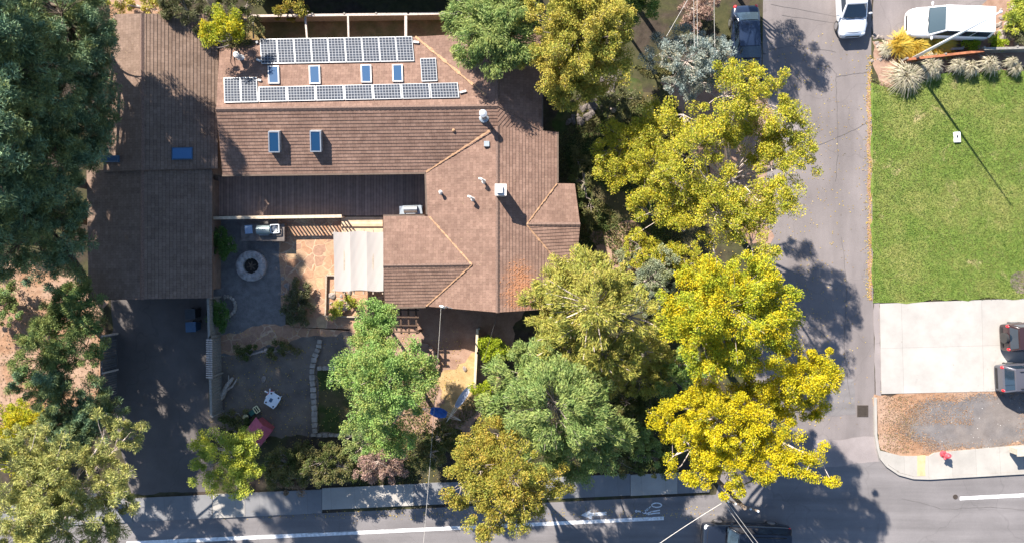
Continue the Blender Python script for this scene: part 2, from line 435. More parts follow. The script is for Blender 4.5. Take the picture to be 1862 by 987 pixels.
# pavement along the main road, in slabs of pale and darker grey concrete
def walk(x0, x1, mat, top0=888, bot0=931, z=.12, name='sidewalk'):
    sheet(name, [(x0, road_y(x0, top0)), (x1, road_y(x1, top0)), (x1, road_y(x1, bot0)), (x0, road_y(x0, bot0))], z, mat, 0, 0.0)
walk(-2500, 240, 'concrete_walk_grey'); walk(240, 386, 'concrete_walk_grey', z=.05, name='driveway_apron'); walk(386.6, 445, 'concrete_walk'); walk(445.6, 585, 'concrete_walk_grey')
walk(585.6, 752, 'concrete_walk', 886, 925); walk(752.6, 1146, 'concrete_walk_grey', 886, 925); walk(1146.6, 1232, 'concrete_walk', 888, 926); walk(1232.6, 1290, 'concrete_walk_grey', 888, 926)
# corner pavement on the right
cor = [(1600, 818), (1640, 828), (1690, 828), (1700, 822), (1862, 808), (5000, 650), (5000, 700), (1862, 856), (1690, 866), (1662, 865), (1636, 858), (1614, 843), (1603, 830)]
sheet('corner_sidewalk', cor, .12, 'concrete_walk', 0, 0.0)
kb = MB()
kpts = [W(*p, .13) for p in [(1592, 722), (1593, 790), (1597, 815), (1602, 832), (1613, 845.5), (1635, 860.5), (1661, 867.5), (1690, 868.5), (1862, 858.5), (3000, 797)]]
for a, b in zip(kpts, kpts[1:]):
    d = (b - a); n = Vector((-d.y, d.x, 0)).normalized() * .08; kb.prism([(a - n)[:2], (b - n)[:2], (b + n)[:2], (a + n)[:2]], 0, .135 + .0007 * len(kb.f) / 6)
tag(kb.build('kerb', 'concrete_walk'), kind='structure')
sheet('ramp_mat', [(1668, 827), (1683, 826), (1683, 864), (1668, 864)], .128, 'kerb_yellow', .03)
sheet('lawn', [(1584, 150), (1620, 160), (1660, 150), (1720, 132), (2110, 120), (2110, 533), (1862, 541), (1588, 550)], .06, 'lawn_grass', .07, 0.0)
sheet('lawn_bed', [(1838, 500), (1850, 493), (1900, 493), (1900, 530), (1850, 532), (1838, 520)], .066, 'yard_dirt', .06)
sheet('concrete_driveway', [(1600, 551), (2600, 515), (2600, 690), (1862, 709), (1603, 715)], .05, 'concrete_drive', 0, 0.0)
sheet('gutter_strip', [(1588, 545), (1600, 545), (1603, 722), (1592, 722)], .02, 'asphalt_patch', .03, 0)
sheet('needle_verge', [(1590, 716), (1700, 710), (1862, 700), (2600, 680), (2600, 770), (1862, 812), (1700, 824), (1690, 830), (1640, 829), (1602, 816), (1594, 780)], .03, 'needles', .12, 0)
sheet('gravel_lot', [(1668, 738), (1700, 728), (1770, 720), (1862, 711), (2600, 690), (2600, 765), (1862, 807), (1760, 815), (1700, 815), (1684, 802), (1648, 790), (1640, 775), (1658, 755)], .036, 'lot_gravel', .15)
sheet('kerb_litter', [(1576, 130), (1583, 130), (1587, 545), (1580, 545)], .014, 'red_soil', .05)
sheet('rock_bed', [(1586, 75), (1700, 74), (1790, 5), (1830, -60), (2200, -60), (2200, 112), (1720, 132), (1660, 152), (1600, 158)], .02, 'red_soil', .12)
# house yard
sheet('pine_ground', [(-900, 470), (60, 480), (190, 530), (188, 750), (90, 790), (-900, 800)], .004, 'needles', .2)
sheet('court', [(383, 395), (520, 395), (520, 600), (480, 640), (383, 650)], .004, 'court_gravel', .03)
sheet('yard', [(383, 600), (560, 590), (700, 600), (640, 800), (560, 800), (383, 790)], .003, 'yard_dirt', .1)
sheet('red_yard', [(640, 540), (960, 540), (900, 700), (850, 800), (700, 800), (640, 690)], .005, 'red_soil', .12)
sheet('patio', [(505, 394), (630, 394), (630, 425), (700, 425), (700, 600), (650, 604), (560, 600), (512, 560)], .008, 'flagstone', .02)
sheet('garden_path', [(386, 612), (470, 592), (590, 582), (650, 600), (560, 612), (470, 635), (388, 648)], .012, 'flagstone', .1)
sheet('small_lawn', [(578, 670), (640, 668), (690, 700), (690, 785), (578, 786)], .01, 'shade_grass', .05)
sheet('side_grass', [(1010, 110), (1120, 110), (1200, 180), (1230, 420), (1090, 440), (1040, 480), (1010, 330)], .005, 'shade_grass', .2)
sheet('tree_bed', [(1080, 420), (1150, 400), (1190, 440), (1160, 520), (1080, 480)], .009, 'red_soil', .2)
sheet('front_path', [(1200, 150), (1400, 150), (1400, 480), (1330, 420), (1260, 260)], .006, 'red_soil', .25)
sheet('narrow_yard', [(440, 30), (850, 30), (850, 110), (440, 110)], .006, 'side_yard', .05)
sheet('back_soil', [(200, -60), (330, -60), (330, 40), (200, 40)], .007, 'needles', .08)
sheet('dry_grass', [(800, 680), (870, 640), (862, 740), (800, 760)], .011, 'yellow_dirt', .15)
sheet('hedge_bed', [(400, 800), (840, 780), (840, 872), (400, 895)], .007, 'soil', .1)

# road markings
def mark(name, quads, mat='paint_white', z=.014):
    m = MB()
    for q in quads: m.face([(p[0], p[1], z) for p in q])
    return tag(m.build(name, mat), kind='structure')
def pxq(pts): return [tuple(W(*p)[:2]) for p in pts]
mark('lane_line', [pxq([(230, 983), (1207, 937.5), (1207, 944), (230, 990)])])
mark('lane_line', [pxq([(1745, 901.5), (3000, 838), (3000, 845), (1745, 908)])])
mark('lane_arrow', [pxq([(1056, 935), (1075, 925), (1075, 931), (1103, 929), (1103, 935), (1076, 937), (1076, 943)])], 'paint_worn')
def ring_px(cx, cy, rx, ry, t, n=20):
    q = []
    for i in range(n):
        a, b = 2 * math.pi * i / n, 2 * math.pi * (i + 1) / n
        q.append(pxq([(cx + rx * math.cos(b), cy + ry * math.sin(b)), (cx + rx * math.cos(a), cy + ry * math.sin(a)), (cx + (rx - t) * math.cos(a), cy + (ry - t) * math.sin(a)), (cx + (rx - t) * math.cos(b), cy + (ry - t) * math.sin(b))]))
    return q
def ln_px(a, b, w=2.2): return [[p[:2] for p in strip_px(a, b, w / PX, 0)]]
bq = ring_px(1194, 917, 10, 5, 2.2) + ring_px(1172, 930, 3.4, 3.0, 2.0, 10)
bq += ln_px((1183, 919), (1176, 927)) + ln_px((1200, 926), (1184, 929)) + ln_px((1184, 929), (1175, 933)) + ln_px((1200, 931), (1188, 932)) + ln_px((1188, 932), (1178, 934)) + ln_px((1180, 922), (1168, 931)) + ln_px((1165, 929), (1160, 928), 3) + ring_px(1157, 928, 2.6, 2.4, 1.9, 8)
mark('bike_symbol', bq, 'paint_worn', .015)

def dark_line(pts, w, mat='wire_dark'):  # draws road cracks and also painted wire shadows
    m = MB(); r = random.Random(len(pts)); P = []
    for a, b in zip(pts, pts[1:]):
        for i in range(8): t = i / 8; P.append((a[0] + (b[0] - a[0]) * t + r.gauss(0, .7), a[1] + (b[1] - a[1]) * t + r.gauss(0, .7)))
    P.append(pts[-1])
    for a, b in zip(P, P[1:]): q = strip_px(a, b, w * r.uniform(.5, 1.3), .0155); m.face(q)
    tag(m.build('crack_and_wire_shadow', mat), kind='structure')
plain('crack_and_shadow', (.10, .092, .09), .9)
for pts, w in (([(1488, 118), (1508, 121), (1520, 134), (1521, 180), (1524, 250), (1519, 330)], .03), ([(1521, 139), (1552, 135), (1584, 131)], .025), ([(1400, 8), (1585, 42)], .02), ([(1420, 28), (1586, 52)], .02), ([(1470, 270), (1524, 250), (1583, 222)], .025), ([(1395, 90), (1440, 84), (1520, 95)], .02), ([(1530, 430), (1540, 520), (1535, 640), (1548, 740)], .03), ([(1640, 905), (1720, 925), (1800, 921), (1900, 930)], .025), ([(560, 968), (700, 962), (860, 960)], .025)): dark_line(pts, w, 'crack_and_shadow')  # the two long slanting lines near the top are painted overhead wire shadows
sheet('road_patch', [(1500, 690), (1552, 688), (1556, 752), (1503, 755)], .0132, 'asphalt_main', .03)
sheet('road_patch', [(1405, 215), (1450, 213), (1452, 265), (1404, 268)], .0132, 'asphalt_patch', .03)
# ------------------------------------------------------------------ roofs
class Plane:
    def __init__(s, pts):
        n = Vector()
        for i in range(len(pts)):
            a, b = pts[i], pts[(i + 1) % len(pts)]
            n += Vector(((a.y - b.y) * (a.z + b.z), (a.z - b.z) * (a.x + b.x), (a.x - b.x) * (a.y + b.y)))
        if n.z < 0: n = -n
        s.n = n.normalized(); s.o = min(pts, key=lambda p: p.z).copy()
        s.v = (Vector((0, 0, 1)) - s.n * s.n.z).normalized(); s.u = s.v.cross(s.n)
    def uv(s, p): d = Vector(p) - s.o; return d.dot(s.u), d.dot(s.v)
    def at(s, u, v, h=0): return s.o + s.u * u + s.v * v + s.n * h
    def hit(s, px, py):            # where the sight line through a point of the photograph meets this roof
        c = Vector((0, 0, H)); d = W(px, py, 0) - c; t = (s.o - c).dot(s.n) / d.dot(s.n); return c + d * t
def clip(poly, v0, keep_above):
    out = []
    for i in range(len(poly)):
        a, b = poly[i], poly[(i + 1) % len(poly)]
        ia, ib = (a[1] >= v0) == keep_above, (b[1] >= v0) == keep_above
        if ia: out.append(a)
        if ia != ib:
            t = (v0 - a[1]) / (b[1] - a[1]); out.append((a[0] + (b[0] - a[0]) * t, v0))
    return out
def shingled(m, slab, pl, polys, course=.2, t=.022):
    for poly in polys:
        uv = [pl.uv(p) for p in poly]
        ar = sum(uv[i][0] * uv[(i + 1) % len(uv)][1] - uv[(i + 1) % len(uv)][0] * uv[i][1] for i in range(len(uv)))
        if ar < 0: uv = uv[::-1]
        lo, hi = min(q[1] for q in uv), max(q[1] for q in uv)
        k = math.floor(lo / course)
        while k * course < hi:
            v0 = k * course; v1 = v0 + course
            c = clip(clip(uv, v0, True), v1, False)
            if len(c) >= 3:
                m.face([pl.at(u, v, t * (1 - (v - v0) / course) + .002) for u, v in c], c)
                for i in range(len(c)):
                    a, b = c[i], c[(i + 1) % len(c)]
                    if abs(a[1] - b[1]) < 1e-6 and a[1] < v0 + .5 * course and (a[0] - b[0]) ** 2 > 1e-6:
                        m.face([pl.at(*a, -.01), pl.at(*b, -.01), pl.at(*b, t + .002), pl.at(*a, t + .002)], [a, b, b, a])
            k += 1
        top = [pl.at(u, v, -.004) for u, v in uv]; bot = [p - Vector((0, 0, .16)) for p in top]
        slab.face(top); slab.face(bot[::-1])
        for i in range(len(top)):
            j = (i + 1) % len(top); slab.face([bot[i], bot[j], top[j], top[i]])
def cap_line(m, pts, w=.13, h=.05, n=.28):
    pts = [Vector(p) for p in pts]
    for a, b in zip(pts, pts[1:]):
        L = (b - a).length; k = max(1, int(L / n)); d = (b - a) / L
        s = Vector((-d.y, d.x, 0)).normalized() * w
        for i in range(k):
            p, q = a.lerp(b, i / k), a.lerp(b, (i + 1.1) / k); z0, z1 = Vector((0, 0, h)), Vector((0, 0, h + .025)); dn = Vector((0, 0, -.03))
            m.face([p + z1, q + z0, q + s + dn, p + s + dn + Vector((0, 0, .02))]); m.face([q + z0, p + z1, p - s + dn + Vector((0, 0, .02)), q - s + dn])
            m.face([p + z1, p + s + dn, p - s + dn])

house = thing('house', 'sprawling brown shingled house with solar panels and crossing gables', 'house', W(800, 350, 0))
def part(mb, name, mat, parent=house, **kw):
    o = mb.build(name, mat, parent, **kw); o.matrix_parent_inverse = Matrix.Translation(parent.location).inverted() if parent.parent is None else Matrix(); return o
# every builder below uses world coordinates; children get an inverse so they stay put
ZR, ZE = 3.95, 2.6
zR2 = 3.72
def V(px, py, z): return W(px, py, z)
J = V(905, 193, ZR); R0 = V(905, 229, zR2)
rid_w = V(393, 199, ZR); se_w = V(405, 318, ZE); val = V(775, 313, ZE)
ne_w = V(400, 74, 2.35); ne_c = V(755, 67, 2.35)
rn = V(905, 58, ZR)
P_north = Plane([ne_w, ne_c, J, rid_w]); P_south = Plane([rid_w, J, val, se_w])
P_nw = Plane([ne_c, rn, J]); 
P_ne = Plane([rn, V(985, 64, 3.05), V(985, 238, 3.05), J]); P_hip = Plane([J, V(985, 239, 3.05), R0])
RS0, RSE = V(905, 229, zR2), V(905, 567, zR2)
zg = 3.36
gapx = V(858, 481, zg)
P_w = Plane([RS0, val, V(775, 390, ZE), V(775, 556, ZE), RSE]); P_e = Plane([RS0, RSE, V(1013, 560, 2.85), V(1013, 240, 2.85)])
P_gn = Plane([V(697, 393, 2.62), V(780, 393, 2.62), gapx, V(697, 483, zg)]); P_gs = Plane([V(697, 483, zg), gapx, V(775, 556, 2.62), V(700, 558, 2.62)])
ge = V(957, 408, 3.28); gee = V(1055, 408, 3.28)
P_en = Plane([V(1013, 333, 2.85), V(1045, 334, 2.8), gee, ge]); P_es = Plane([ge, gee, V(1049, 474, 2.8), V(1013, 474, 2.85)])
sh, sl = MB(), MB()
shingled(sh, sl, P_north, [[ne_w, ne_c, J, rid_w]])
shingled(sh, sl, P_south, [[rid_w, J, RS0, val, se_w]])
shingled(sh, sl, P_nw, [[ne_c, rn, J]])
shingled(sh, sl, P_ne, [[rn, V(985, 64, 3.05), V(985, 239, 3.05), J]])
shingled(sh, sl, P_hip, [[J, V(985, 239, 3.05), R0]])
mid = V(905, 481, zR2)
shingled(sh, sl, P_w, [[RS0, val, V(778, 393, ZE), gapx, mid], [mid, gapx, V(775, 556, ZE), RSE]])
em = V(905, 408, zR2)
shingled(sh, sl, P_e, [[RS0, V(1013, 240, 2.85), V(1013, 333, 2.85), ge, em], [em, ge, V(1013, 474, 2.85), V(1013, 560, 2.85), RSE]])
shingled(sh, sl, P_gn, [[V(697, 393, 2.62), V(780, 393, 2.62), gapx, V(697, 483, zg)]])
shingled(sh, sl, P_gs, [[V(697, 483, zg), gapx, V(775, 556, 2.62), V(700, 558, 2.62)]])
shingled(sh, sl, P_en, [[V(1013, 333, 2.85), V(1045, 334, 2.8), gee, ge]])
shingled(sh, sl, P_es, [[ge, gee, V(1049, 474, 2.8), V(1013, 474, 2.85)]])
roof = part(sh, 'roof', 'shingles')
part(sl, 'roof_deck', 'fascia')
for a, b, q in ((rid_w, J, .13), (rn, J, .13), (RS0, RSE, .13), (V(697, 483, zg), gapx, .13), (gee, ge, .13), (J, V(985, 239, 3.05), .1)):
    cp = MB(); cap_line(cp, [a, b], q); part(cp, 'ridge_cap', 'ridge_shingle')
def valley(a, b, w=.05):
    a, b = Vector(a) + Vector((0, 0, .05)), Vector(b) + Vector((0, 0, .05)); d = (b - a).normalized(); s = Vector((-d.y, d.x, 0)).normalized()
    n = 26; L = []; R = []; vs = MB()
    for i in range(n + 1):
        p = a.lerp(b, i / n); q = w * (1 + .7 * math.sin(i * 1.9) * math.sin(i * .7) + random.uniform(-.3, .5)); L.append(p + s * q); R.append(p - s * max(.03, q * .7))
    for i in range(n): vs.face([R[i], R[i + 1], L[i + 1], L[i]])
    part(vs, 'valley_strip', 'valley_debris')
valley(val, V(893, 236, zR2)); valley(ne_c, V(884, 174, 3.75), .075); valley(V(780, 393, ZE + .02), gapx, .045); valley(V(775, 556, ZE + .02), gapx, .035); valley(V(1013, 333, 2.85), ge, .04); valley(V(1013, 474, 2.87), ge, .045)
# drift of rusty needles on the eastern slope under the yellow tree
rd = MB()
for i in range(420):
    t = random.random(); px = random.gauss(942 + 8 * t, 11 + 8 * t); py = 475 + 85 * t ** .8 + random.gauss(0, 4)
    if px < 909 or py > 560: continue
    p = P_e.hit(px, py) + P_e.n * .042; a = random.uniform(0, 3.14); d = P_e.u * math.cos(a) + P_e.v * math.sin(a); e = P_e.n.cross(d); s1, s2 = random.uniform(.03, .07), random.uniform(.012, .03)
    rd.face([p - d * s1, p - e * s2, p + d * s1, p + e * s2])
tag(rd.build('fallen_needles', 'rust_debris'), kind='stuff')

for a, b in (((404, 319, ZE), (774, 314.5, ZE)), ((1014, 240, 2.85), (1014, 332, 2.85)), ((986, 66, 3.05), (986, 237, 3.05)), ((773.5, 316, ZE), (776, 390, ZE)), ((699, 559, 2.62), (774, 557, 2.62)), ((697, 392, 2.62), (772, 392, 2.62))):
    m = MB(); m.bar(V(*a) + Vector((0, 0, -.03)), V(*b) + Vector((0, 0, -.03)), .11, .1); part(m, 'gutter', 'fascia')
def gable_walls(m, x0, x1, y0, y1, ze, zr, axis, rp, drop=.2):
    zr -= drop; ze -= drop
    if axis == 'x':
        prof = [(y0, 0), (y1, 0), (y1, ze), (rp, zr), (y0, ze)]
        A = [(x0, a, b) for a, b in prof]; B = [(x1, a, b) for a, b in prof]
    else:
        prof = [(x0, 0), (x1, 0), (x1, ze), (rp, zr), (x0, ze)]
        A = [(a, y0, b) for a, b in prof]; B = [(a, y1, b) for a, b in prof]
    m.face(A); m.face(B[::-1])
    for i in range(5):
        j = (i + 1) % 5; m.face([A[j], A[i], B[i], B[j]])
wl = MB()
gable_walls(wl, WX(412, 3), -.9, WY(313, ZE) + .6, WY(70, 2.4) - .5, 2.7, 3.9, 'x', J.y, .3)
gable_walls(wl, WX(775, ZE) + .55, WX(985, 3) - .5, 8.9, WY(62, 2.4) - .45, 2.72, 3.9, 'y', J.x, .3)
gable_walls(wl, WX(778, ZE) + .5, WX(1013, 2.8) - .5, WY(563, 2.8) + .45, 8.2, 2.72, 3.7, 'y', J.x, .3)
gable_walls(wl, WX(700, ZE) + .45, -3.0, WY(556, ZE) + .5, WY(393, ZE) - .5, 2.66, 3.3, 'x', gapx.y, .3)
gable_walls(wl, 1.0, WX(1050, 2.8) - .4, WY(474, 2.8) + .45, WY(334, 2.8) - .45, 2.82, 3.2, 'x', ge.y, .3)
part(wl, 'wall', 'wall_boards')
ysw = WY(313, ZE) + .6
for x0, x1, z0, z1 in ((-15.4, -13.4, .35, 2.25), (-11.8, -10.2, 1.0, 2.1), (-8.4, -6.0, .35, 2.25)):
    m = MB(); m.box(x0, x1, ysw - .06, ysw + .02, z0, z1); w = part(m, 'window', 'white_trim')
    m = MB(); m.box(x0 + .08, x1 - .08, ysw - .075, ysw - .062, z0 + .08, z1 - .08); q = m.build('pane', 'window_glass', w); q.matrix_parent_inverse = Matrix()

def sub(mb, name, mat, parent, **kw):
    o = mb.build(name, mat, parent, **kw); return o

# solar panels: frame is the panel, cells are its sub-part
def panel(q, pl, h=.11):
    m = MB(); c = [pl.hit(*p) for p in q]
    top = [p + pl.n * h for p in c]; bot = [p + pl.n * (h - .045) for p in c]
    m.face(top); m.face(bot[::-1])
    for i in range(4): j = (i + 1) % 4; m.face([bot[i], bot[j], top[j], top[i]])
    for i in range(4): m.bar(c[i].lerp(c[(i + 2) % 4], .1) - pl.n * .02, c[i].lerp(c[(i + 2) % 4], .1) + pl.n * (h - .05), .05)
    o = part(m, 'solar_panel', 'panel_frame')
    a, b, d = c[3], c[2], c[0]
    ctr = sum(c, Vector()) / 4
    g_ = [p + (ctr - p).normalized() * .055 + pl.n * (h + .006) for p in c]
    U = (c[2] - c[3]).normalized(); Vv = (c[0] - c[3]).normalized()
    W_, H_ = (g_[2] - g_[3]).length, (g_[0] - g_[3]).length
    nx, ny = max(1, round(W_ / .185)), max(1, round(H_ / .185))
    m = MB(); m.face([g_[3], g_[2], g_[1], g_[0]], [(0.0, 0.0), (nx * .185, 0.0), (nx * .185, ny * .185), (0.0, ny * .185)])
    m.build('cells', 'solar_cells', o)
def quad_lerp(Q, u0, u1):
    a, b, c, d = [Vector(p) for p in Q]
    return [tuple(a.lerp(b, u0)), tuple(a.lerp(b, u1)), tuple(d.lerp(c, u1)), tuple(d.lerp(c, u0))]
for Q, n in (([(473, 73), (750, 68), (754, 113), (476, 118)], 9), ([(764, 108), (793, 107), (796, 149), (767, 150)], 1), ([(408, 143), (468, 142), (470, 187), (409, 188)], 2), ([(470.5, 160), (833, 152), (836, 179), (471, 186.5)], 7)):
    for i in range(n): panel(quad_lerp(Q, (i + .012) / n, (i + .988) / n), P_north)
for a, b in (((752, 78), (762, 79)), ((836, 170), (848, 167)), ((468, 110), (475, 113)), ((470, 147), (476, 148)), ((470, 78), (466, 80))):
    p, q = P_north.hit(*a) + P_north.n * .1, P_north.hit(*b) + P_north.n * .1; cd = MB(); cd.bar(p, q, .12, .1); part(cd, 'junction_box', 'white_trim')

def skylight(q, pl, h, glass='skylight_glass', frame='white_trim', parent=house, inset=.14):
    c = [pl.hit(*p) for p in q]; m = MB()
    top = [p + pl.n * h for p in c]; bot = [p - pl.n * .02 for p in c]
    ctr = sum(top, Vector()) / 4; inn = [p.lerp(ctr, inset) if True else p for p in top]
    w = .065
    U = (top[1] - top[0]).normalized() * w; D = (top[3] - top[0]).normalized() * w
    inn = [top[0] + U + D, top[1] - U + D, top[2] - U - D, top[3] + U - D]
    for i in range(4):
        j = (i + 1) % 4; m.face([bot[i], bot[j], top[j], top[i]][::-1]); m.face([top[i], top[j], inn[j], inn[i]][::-1])
    o = part(m, 'skylight', frame, parent)
    m = MB(); m.face([p - pl.n * .015 for p in inn][::-1]); m.build('glass', glass, o)
for x, y, w, h in ((498, 138, 20, 32), (572.5, 138, 20, 33), (666, 136, 19, 32), (723, 135, 19, 31)):
    skylight([(x - w / 2, y - h / 2), (x + w / 2, y - h / 2 - .4), (x + w / 2 + 1, y + h / 2), (x - w / 2 + 1, y + h / 2)], P_north, .14)
for x, y in ((501, 256), (576, 255)):
    skylight([(x - 10, y - 19), (x + 10, y - 19), (x + 11, y + 19), (x - 9, y + 19)], P_south, .38, frame='galvanised')

def vent(px, py, pl, r, h, mat='white_trim', cap=True, name='roof_vent', cm=None):
    p = pl.hit(px, py); m = MB()
    m.lathe(p - Vector((0, 0, .08)), [(r * 2.0, .0), (r * 2.0, .1), (r * 1.1, .16), (r, .2), (r, h)], 12)
    o = part(m, name, mat)
    if cap:
        m = MB(); m.lathe(p + Vector((0, 0, h - .1)), [(r * 1.5, .0), (r * 1.6, .05), (r * 1.5, .12), (r * .6, .16)], 14); m.build('vent_cap', cm or mat, o)
vent(438, 106, P_north, .12, .75); vent(802, 350, P_w, .07, .42); vent(860, 362, P_w, .07, .55, cap=False); vent(880, 330, P_w, .07, .55, cap=False)
for x, y in ((860, 362), (880, 330)):
    m = MB(); p = P_w.hit(x, y) + Vector((0, 0, .45)); m.tube([p, p + Vector((-.02, .02, .13)), p + Vector((-.10, .06, .19)), p + Vector((-.2, .10, .15)), p + Vector((-.25, .12, .04))], .075, 8)
    part(m, 'gooseneck', 'white_trim')
vent(880, 214, P_south, .15, 1.15, 'flue_grey', True, 'flue', 'galvanised')
p = P_w.hit(885, 262); m = MB(); m.box(p.x - .16, p.x + .16, p.y - .16, p.y + .16, p.z - .1, p.z + .16); b = part(m, 'box_vent', 'flue_grey', bevel=.02)
p = P_south.hit(825, 237); m = MB(); m.lathe(p, [(.1, -.05), (.1, .06), (.04, .1)], 10); part(m, 'pipe_boot', 'valley_debris')
# chimney
p = P_e.hit(911, 349); m = MB(); m.box(p.x - .28, p.x + .28, p.y - .28, p.y + .28, p.z - .5, p.z + 1.15); ch = part(m, 'chimney', 'white_trim')
m = MB(); m.box(p.x - .34, p.x + .34, p.y - .34, p.y + .34, p.z + 1.152, p.z + 1.22); m.box(p.x - .22, p.x + .12, p.y - .2, p.y + .2, p.z + 1.222, p.z + 1.36); m.build('chimney_cap', 'white_trim', ch, bevel=.015)
# service mast with its weatherhead
mast_p = P_w.hit(812, 556); m = MB(); mast_t = mast_p + Vector((0, 0, 1.35))
m.tube([mast_p - Vector((0, 0, .3)), mast_t], .045, 8); m.tube([mast_t - Vector((0, 0, .02)), mast_t + Vector((-.1, .05, .1)), mast_t + Vector((-.24, .08, .04))], .08, 8)
m.tube([mast_p + Vector((0, 0, .5)), mast_p + Vector((.35, -.12, .1))], .025, 6)
part(m, 'service_mast', 'galvanised')

# ------------------------------------------------------------------ garage wing on the left
gar = thing('garage', 'long low brown shingled garage wing half in pine shade', 'garage', W(280, 300, 0))
ZGR, ZGE = 3.7, 2.5
gr0, gr1 = V(258, 25, ZGR), V(258, 309, ZGR); hr0, hr1 = V(258, 308, ZGR - .14), V(258, 543, ZGR - .14)
sh, sl = MB(), MB()
pa = [gr0, gr1, V(396, 306, ZGE), V(398, 25, ZGE)]; pb = [gr0, V(207, 26, 3.05), V(188, 313, 2.9), gr1]
pc = [hr0, hr1, V(386, 541, ZGE - .1), V(386, 308, ZGE - .1)]; pd = [hr0, V(158, 310, ZGE - .1), V(162, 546, ZGE - .1), hr1]
GP = [Plane(q) for q in (pa, pb, pc, pd)]
for pl, q in zip(GP, (pa, pb, pc, pd)): shingled(sh, sl, pl, [q])
def gpart(mb, name, mat, **kw):
    o = mb.build(name, mat, gar, **kw); o.matrix_parent_inverse = Matrix.Translation(gar.location).inverted(); return o
gpart(sh, 'roof', 'shingles_wing'); gpart(sl, 'roof_deck', 'fascia')
cp = MB(); cap_line(cp, [gr0, gr1]); gpart(cp, 'ridge_cap', 'ridge_shingle'); cp = MB(); cap_line(cp, [hr0, hr1]); gpart(cp, 'ridge_cap', 'ridge_shingle')
m = MB(); gable_walls(m, WX(205, 3) + .4, WX(396, 2.5) - .45, WY(306, 2.5) - .2, WY(25, 3) - .4, 2.6, 3.6, 'y', gr0.x, .3)
gable_walls(m, WX(160, 2.5) + .5, WX(386, 2.4) - .45, WY(541, 2.5) + .5, WY(306, 2.5) - .5, 2.5, 3.4, 'y', hr0.x, .3); gpart(m, 'wall', 'wall_boards')
yd = WY(541, 2.5) + .5
m = MB(); m.box(-24.0, -19.3, yd - .06, yd + .02, .05, 2.1)
d = gpart(m, 'garage_door', 'siding')
for k in range(1, 4): m = MB(); m.box(-23.95, -19.35, yd - .075, yd - .062, .05 + k * .5, .08 + k * .5); m.build('panel_groove', 'dark_wood', d)
def gsky(q, pl, h, glass):
    global part
    c = [pl.hit(*p) for p in q]; m = MB(); top = [p + pl.n * h for p in c]; bot = [p - pl.n * .02 for p in c]
    U = (top[1] - top[0]).normalized() * .06; D = (top[3] - top[0]).normalized() * .06
    inn = [top[0] + U + D, top[1] - U + D, top[2] - U - D, top[3] + U - D]
    for i in range(4):
        j = (i + 1) % 4; m.face([bot[i], bot[j], top[j], top[i]][::-1]); m.face([top[i], top[j], inn[j], inn[i]][::-1])
    o = gpart(m, 'skylight', 'bin_blue'); m = MB(); m.face([p + pl.n * .01 for p in inn][::-1]); m.build('glass', glass, o)
gsky([(313, 269), (351, 268), (351, 290), (313, 291)], GP[0], .16, 'skylight_glass_big')
gsky([(186, 283), (218, 283), (218, 295), (186, 295)], GP[1], .14, 'skylight_glass')

# ------------------------------------------------------------------ neighbour's house just above the frame
nb = thing('neighbour_house', 'dark roofed house at the upper edge beyond the boundary fence', 'house', W(660, -120, 0))
m = MB(); x0, x1, y0, y1 = WX(440), WX(905), WY(-45, 2.7), WY(-220, 2.7); ym = (y0 + y1) / 2
for a, b, zz in ((y0, ym, 1), (y1, ym, 1)): m.face([(x0, a, 2.7), (x1, a, 2.7), (x1, b, 4.3), (x0, b, 4.3)])
for a in (y0, y1): m.face([(x0, a, 2.7), (x1, a, 2.7), (x1, a, 2.55), (x0, a, 2.55)])
for a in (x0, x1): m.face([(a, y0, 2.7), (a, y1, 2.7), (a, ym, 4.3)])
o = m.build('roof', 'roof_dark', nb); o.matrix_parent_inverse = Matrix.Translation(nb.location).inverted()
m = MB(); m.box(x0 + .4, x1 - .4, y0 + .4, y1 - .4, 0, 2.65); o = m.build('wall', 'siding_dark', nb); o.matrix_parent_inverse = Matrix.Translation(nb.location).inverted()

def here(mb, name, mat, root, **kw):
    o = mb.build(name, mat, root, **kw); o.matrix_parent_inverse = root.matrix_basis.inverted() if False else (Matrix.Translation(root.location) @ root.rotation_euler.to_matrix().to_4x4()).inverted(); return o

# ------------------------------------------------------------------ deck, rail, steps, shade sail
dk = thing('deck', 'low dark boarded deck in the shade along the house', 'deck', W(580, 370, 0))
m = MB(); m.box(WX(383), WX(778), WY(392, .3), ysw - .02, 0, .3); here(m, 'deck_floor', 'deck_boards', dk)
rl = MB(); ry = WY(393, 1.2)
rl.prism([tuple(W(381, 399, 1.2)[:2]), tuple(W(621, 395.5, 1.2)[:2]), tuple(W(621, 390, 1.2)[:2]), tuple(W(381, 393.5, 1.2)[:2])], 1.14, 1.2)
rail = here(rl, 'railing', 'pale_wood', dk)
m = MB(); a, b = W(381, 396.2, 1.1), W(621, 392.8, 1.1)
m.bar((a.x, a.y, .42), (b.x, b.y, .42), .06, .09); m.build('lower_rail', 'weathered_wood', rail)
n = 36
for i in range(n + 1):
    p = a.lerp(b, i / n); big = i % 9 == 0; q = .06 if big else .045
    m = MB(); m.box(p.x - q, p.x + q, p.y - q * .4, p.y + q * .4, .0 if big else .4, 1.138); m.build('baluster', 'weathered_wood', rail)
st = thing('steps', 'sunlit pale timber steps down from the dark deck', 'steps', W(660, 410, 0))
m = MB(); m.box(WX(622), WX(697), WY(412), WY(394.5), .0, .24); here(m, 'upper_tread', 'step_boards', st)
m = MB(); m.box(WX(622), WX(697), WY(425), WY(412) - .01, .0, .13); here(m, 'lower_tread', 'step_boards', st)

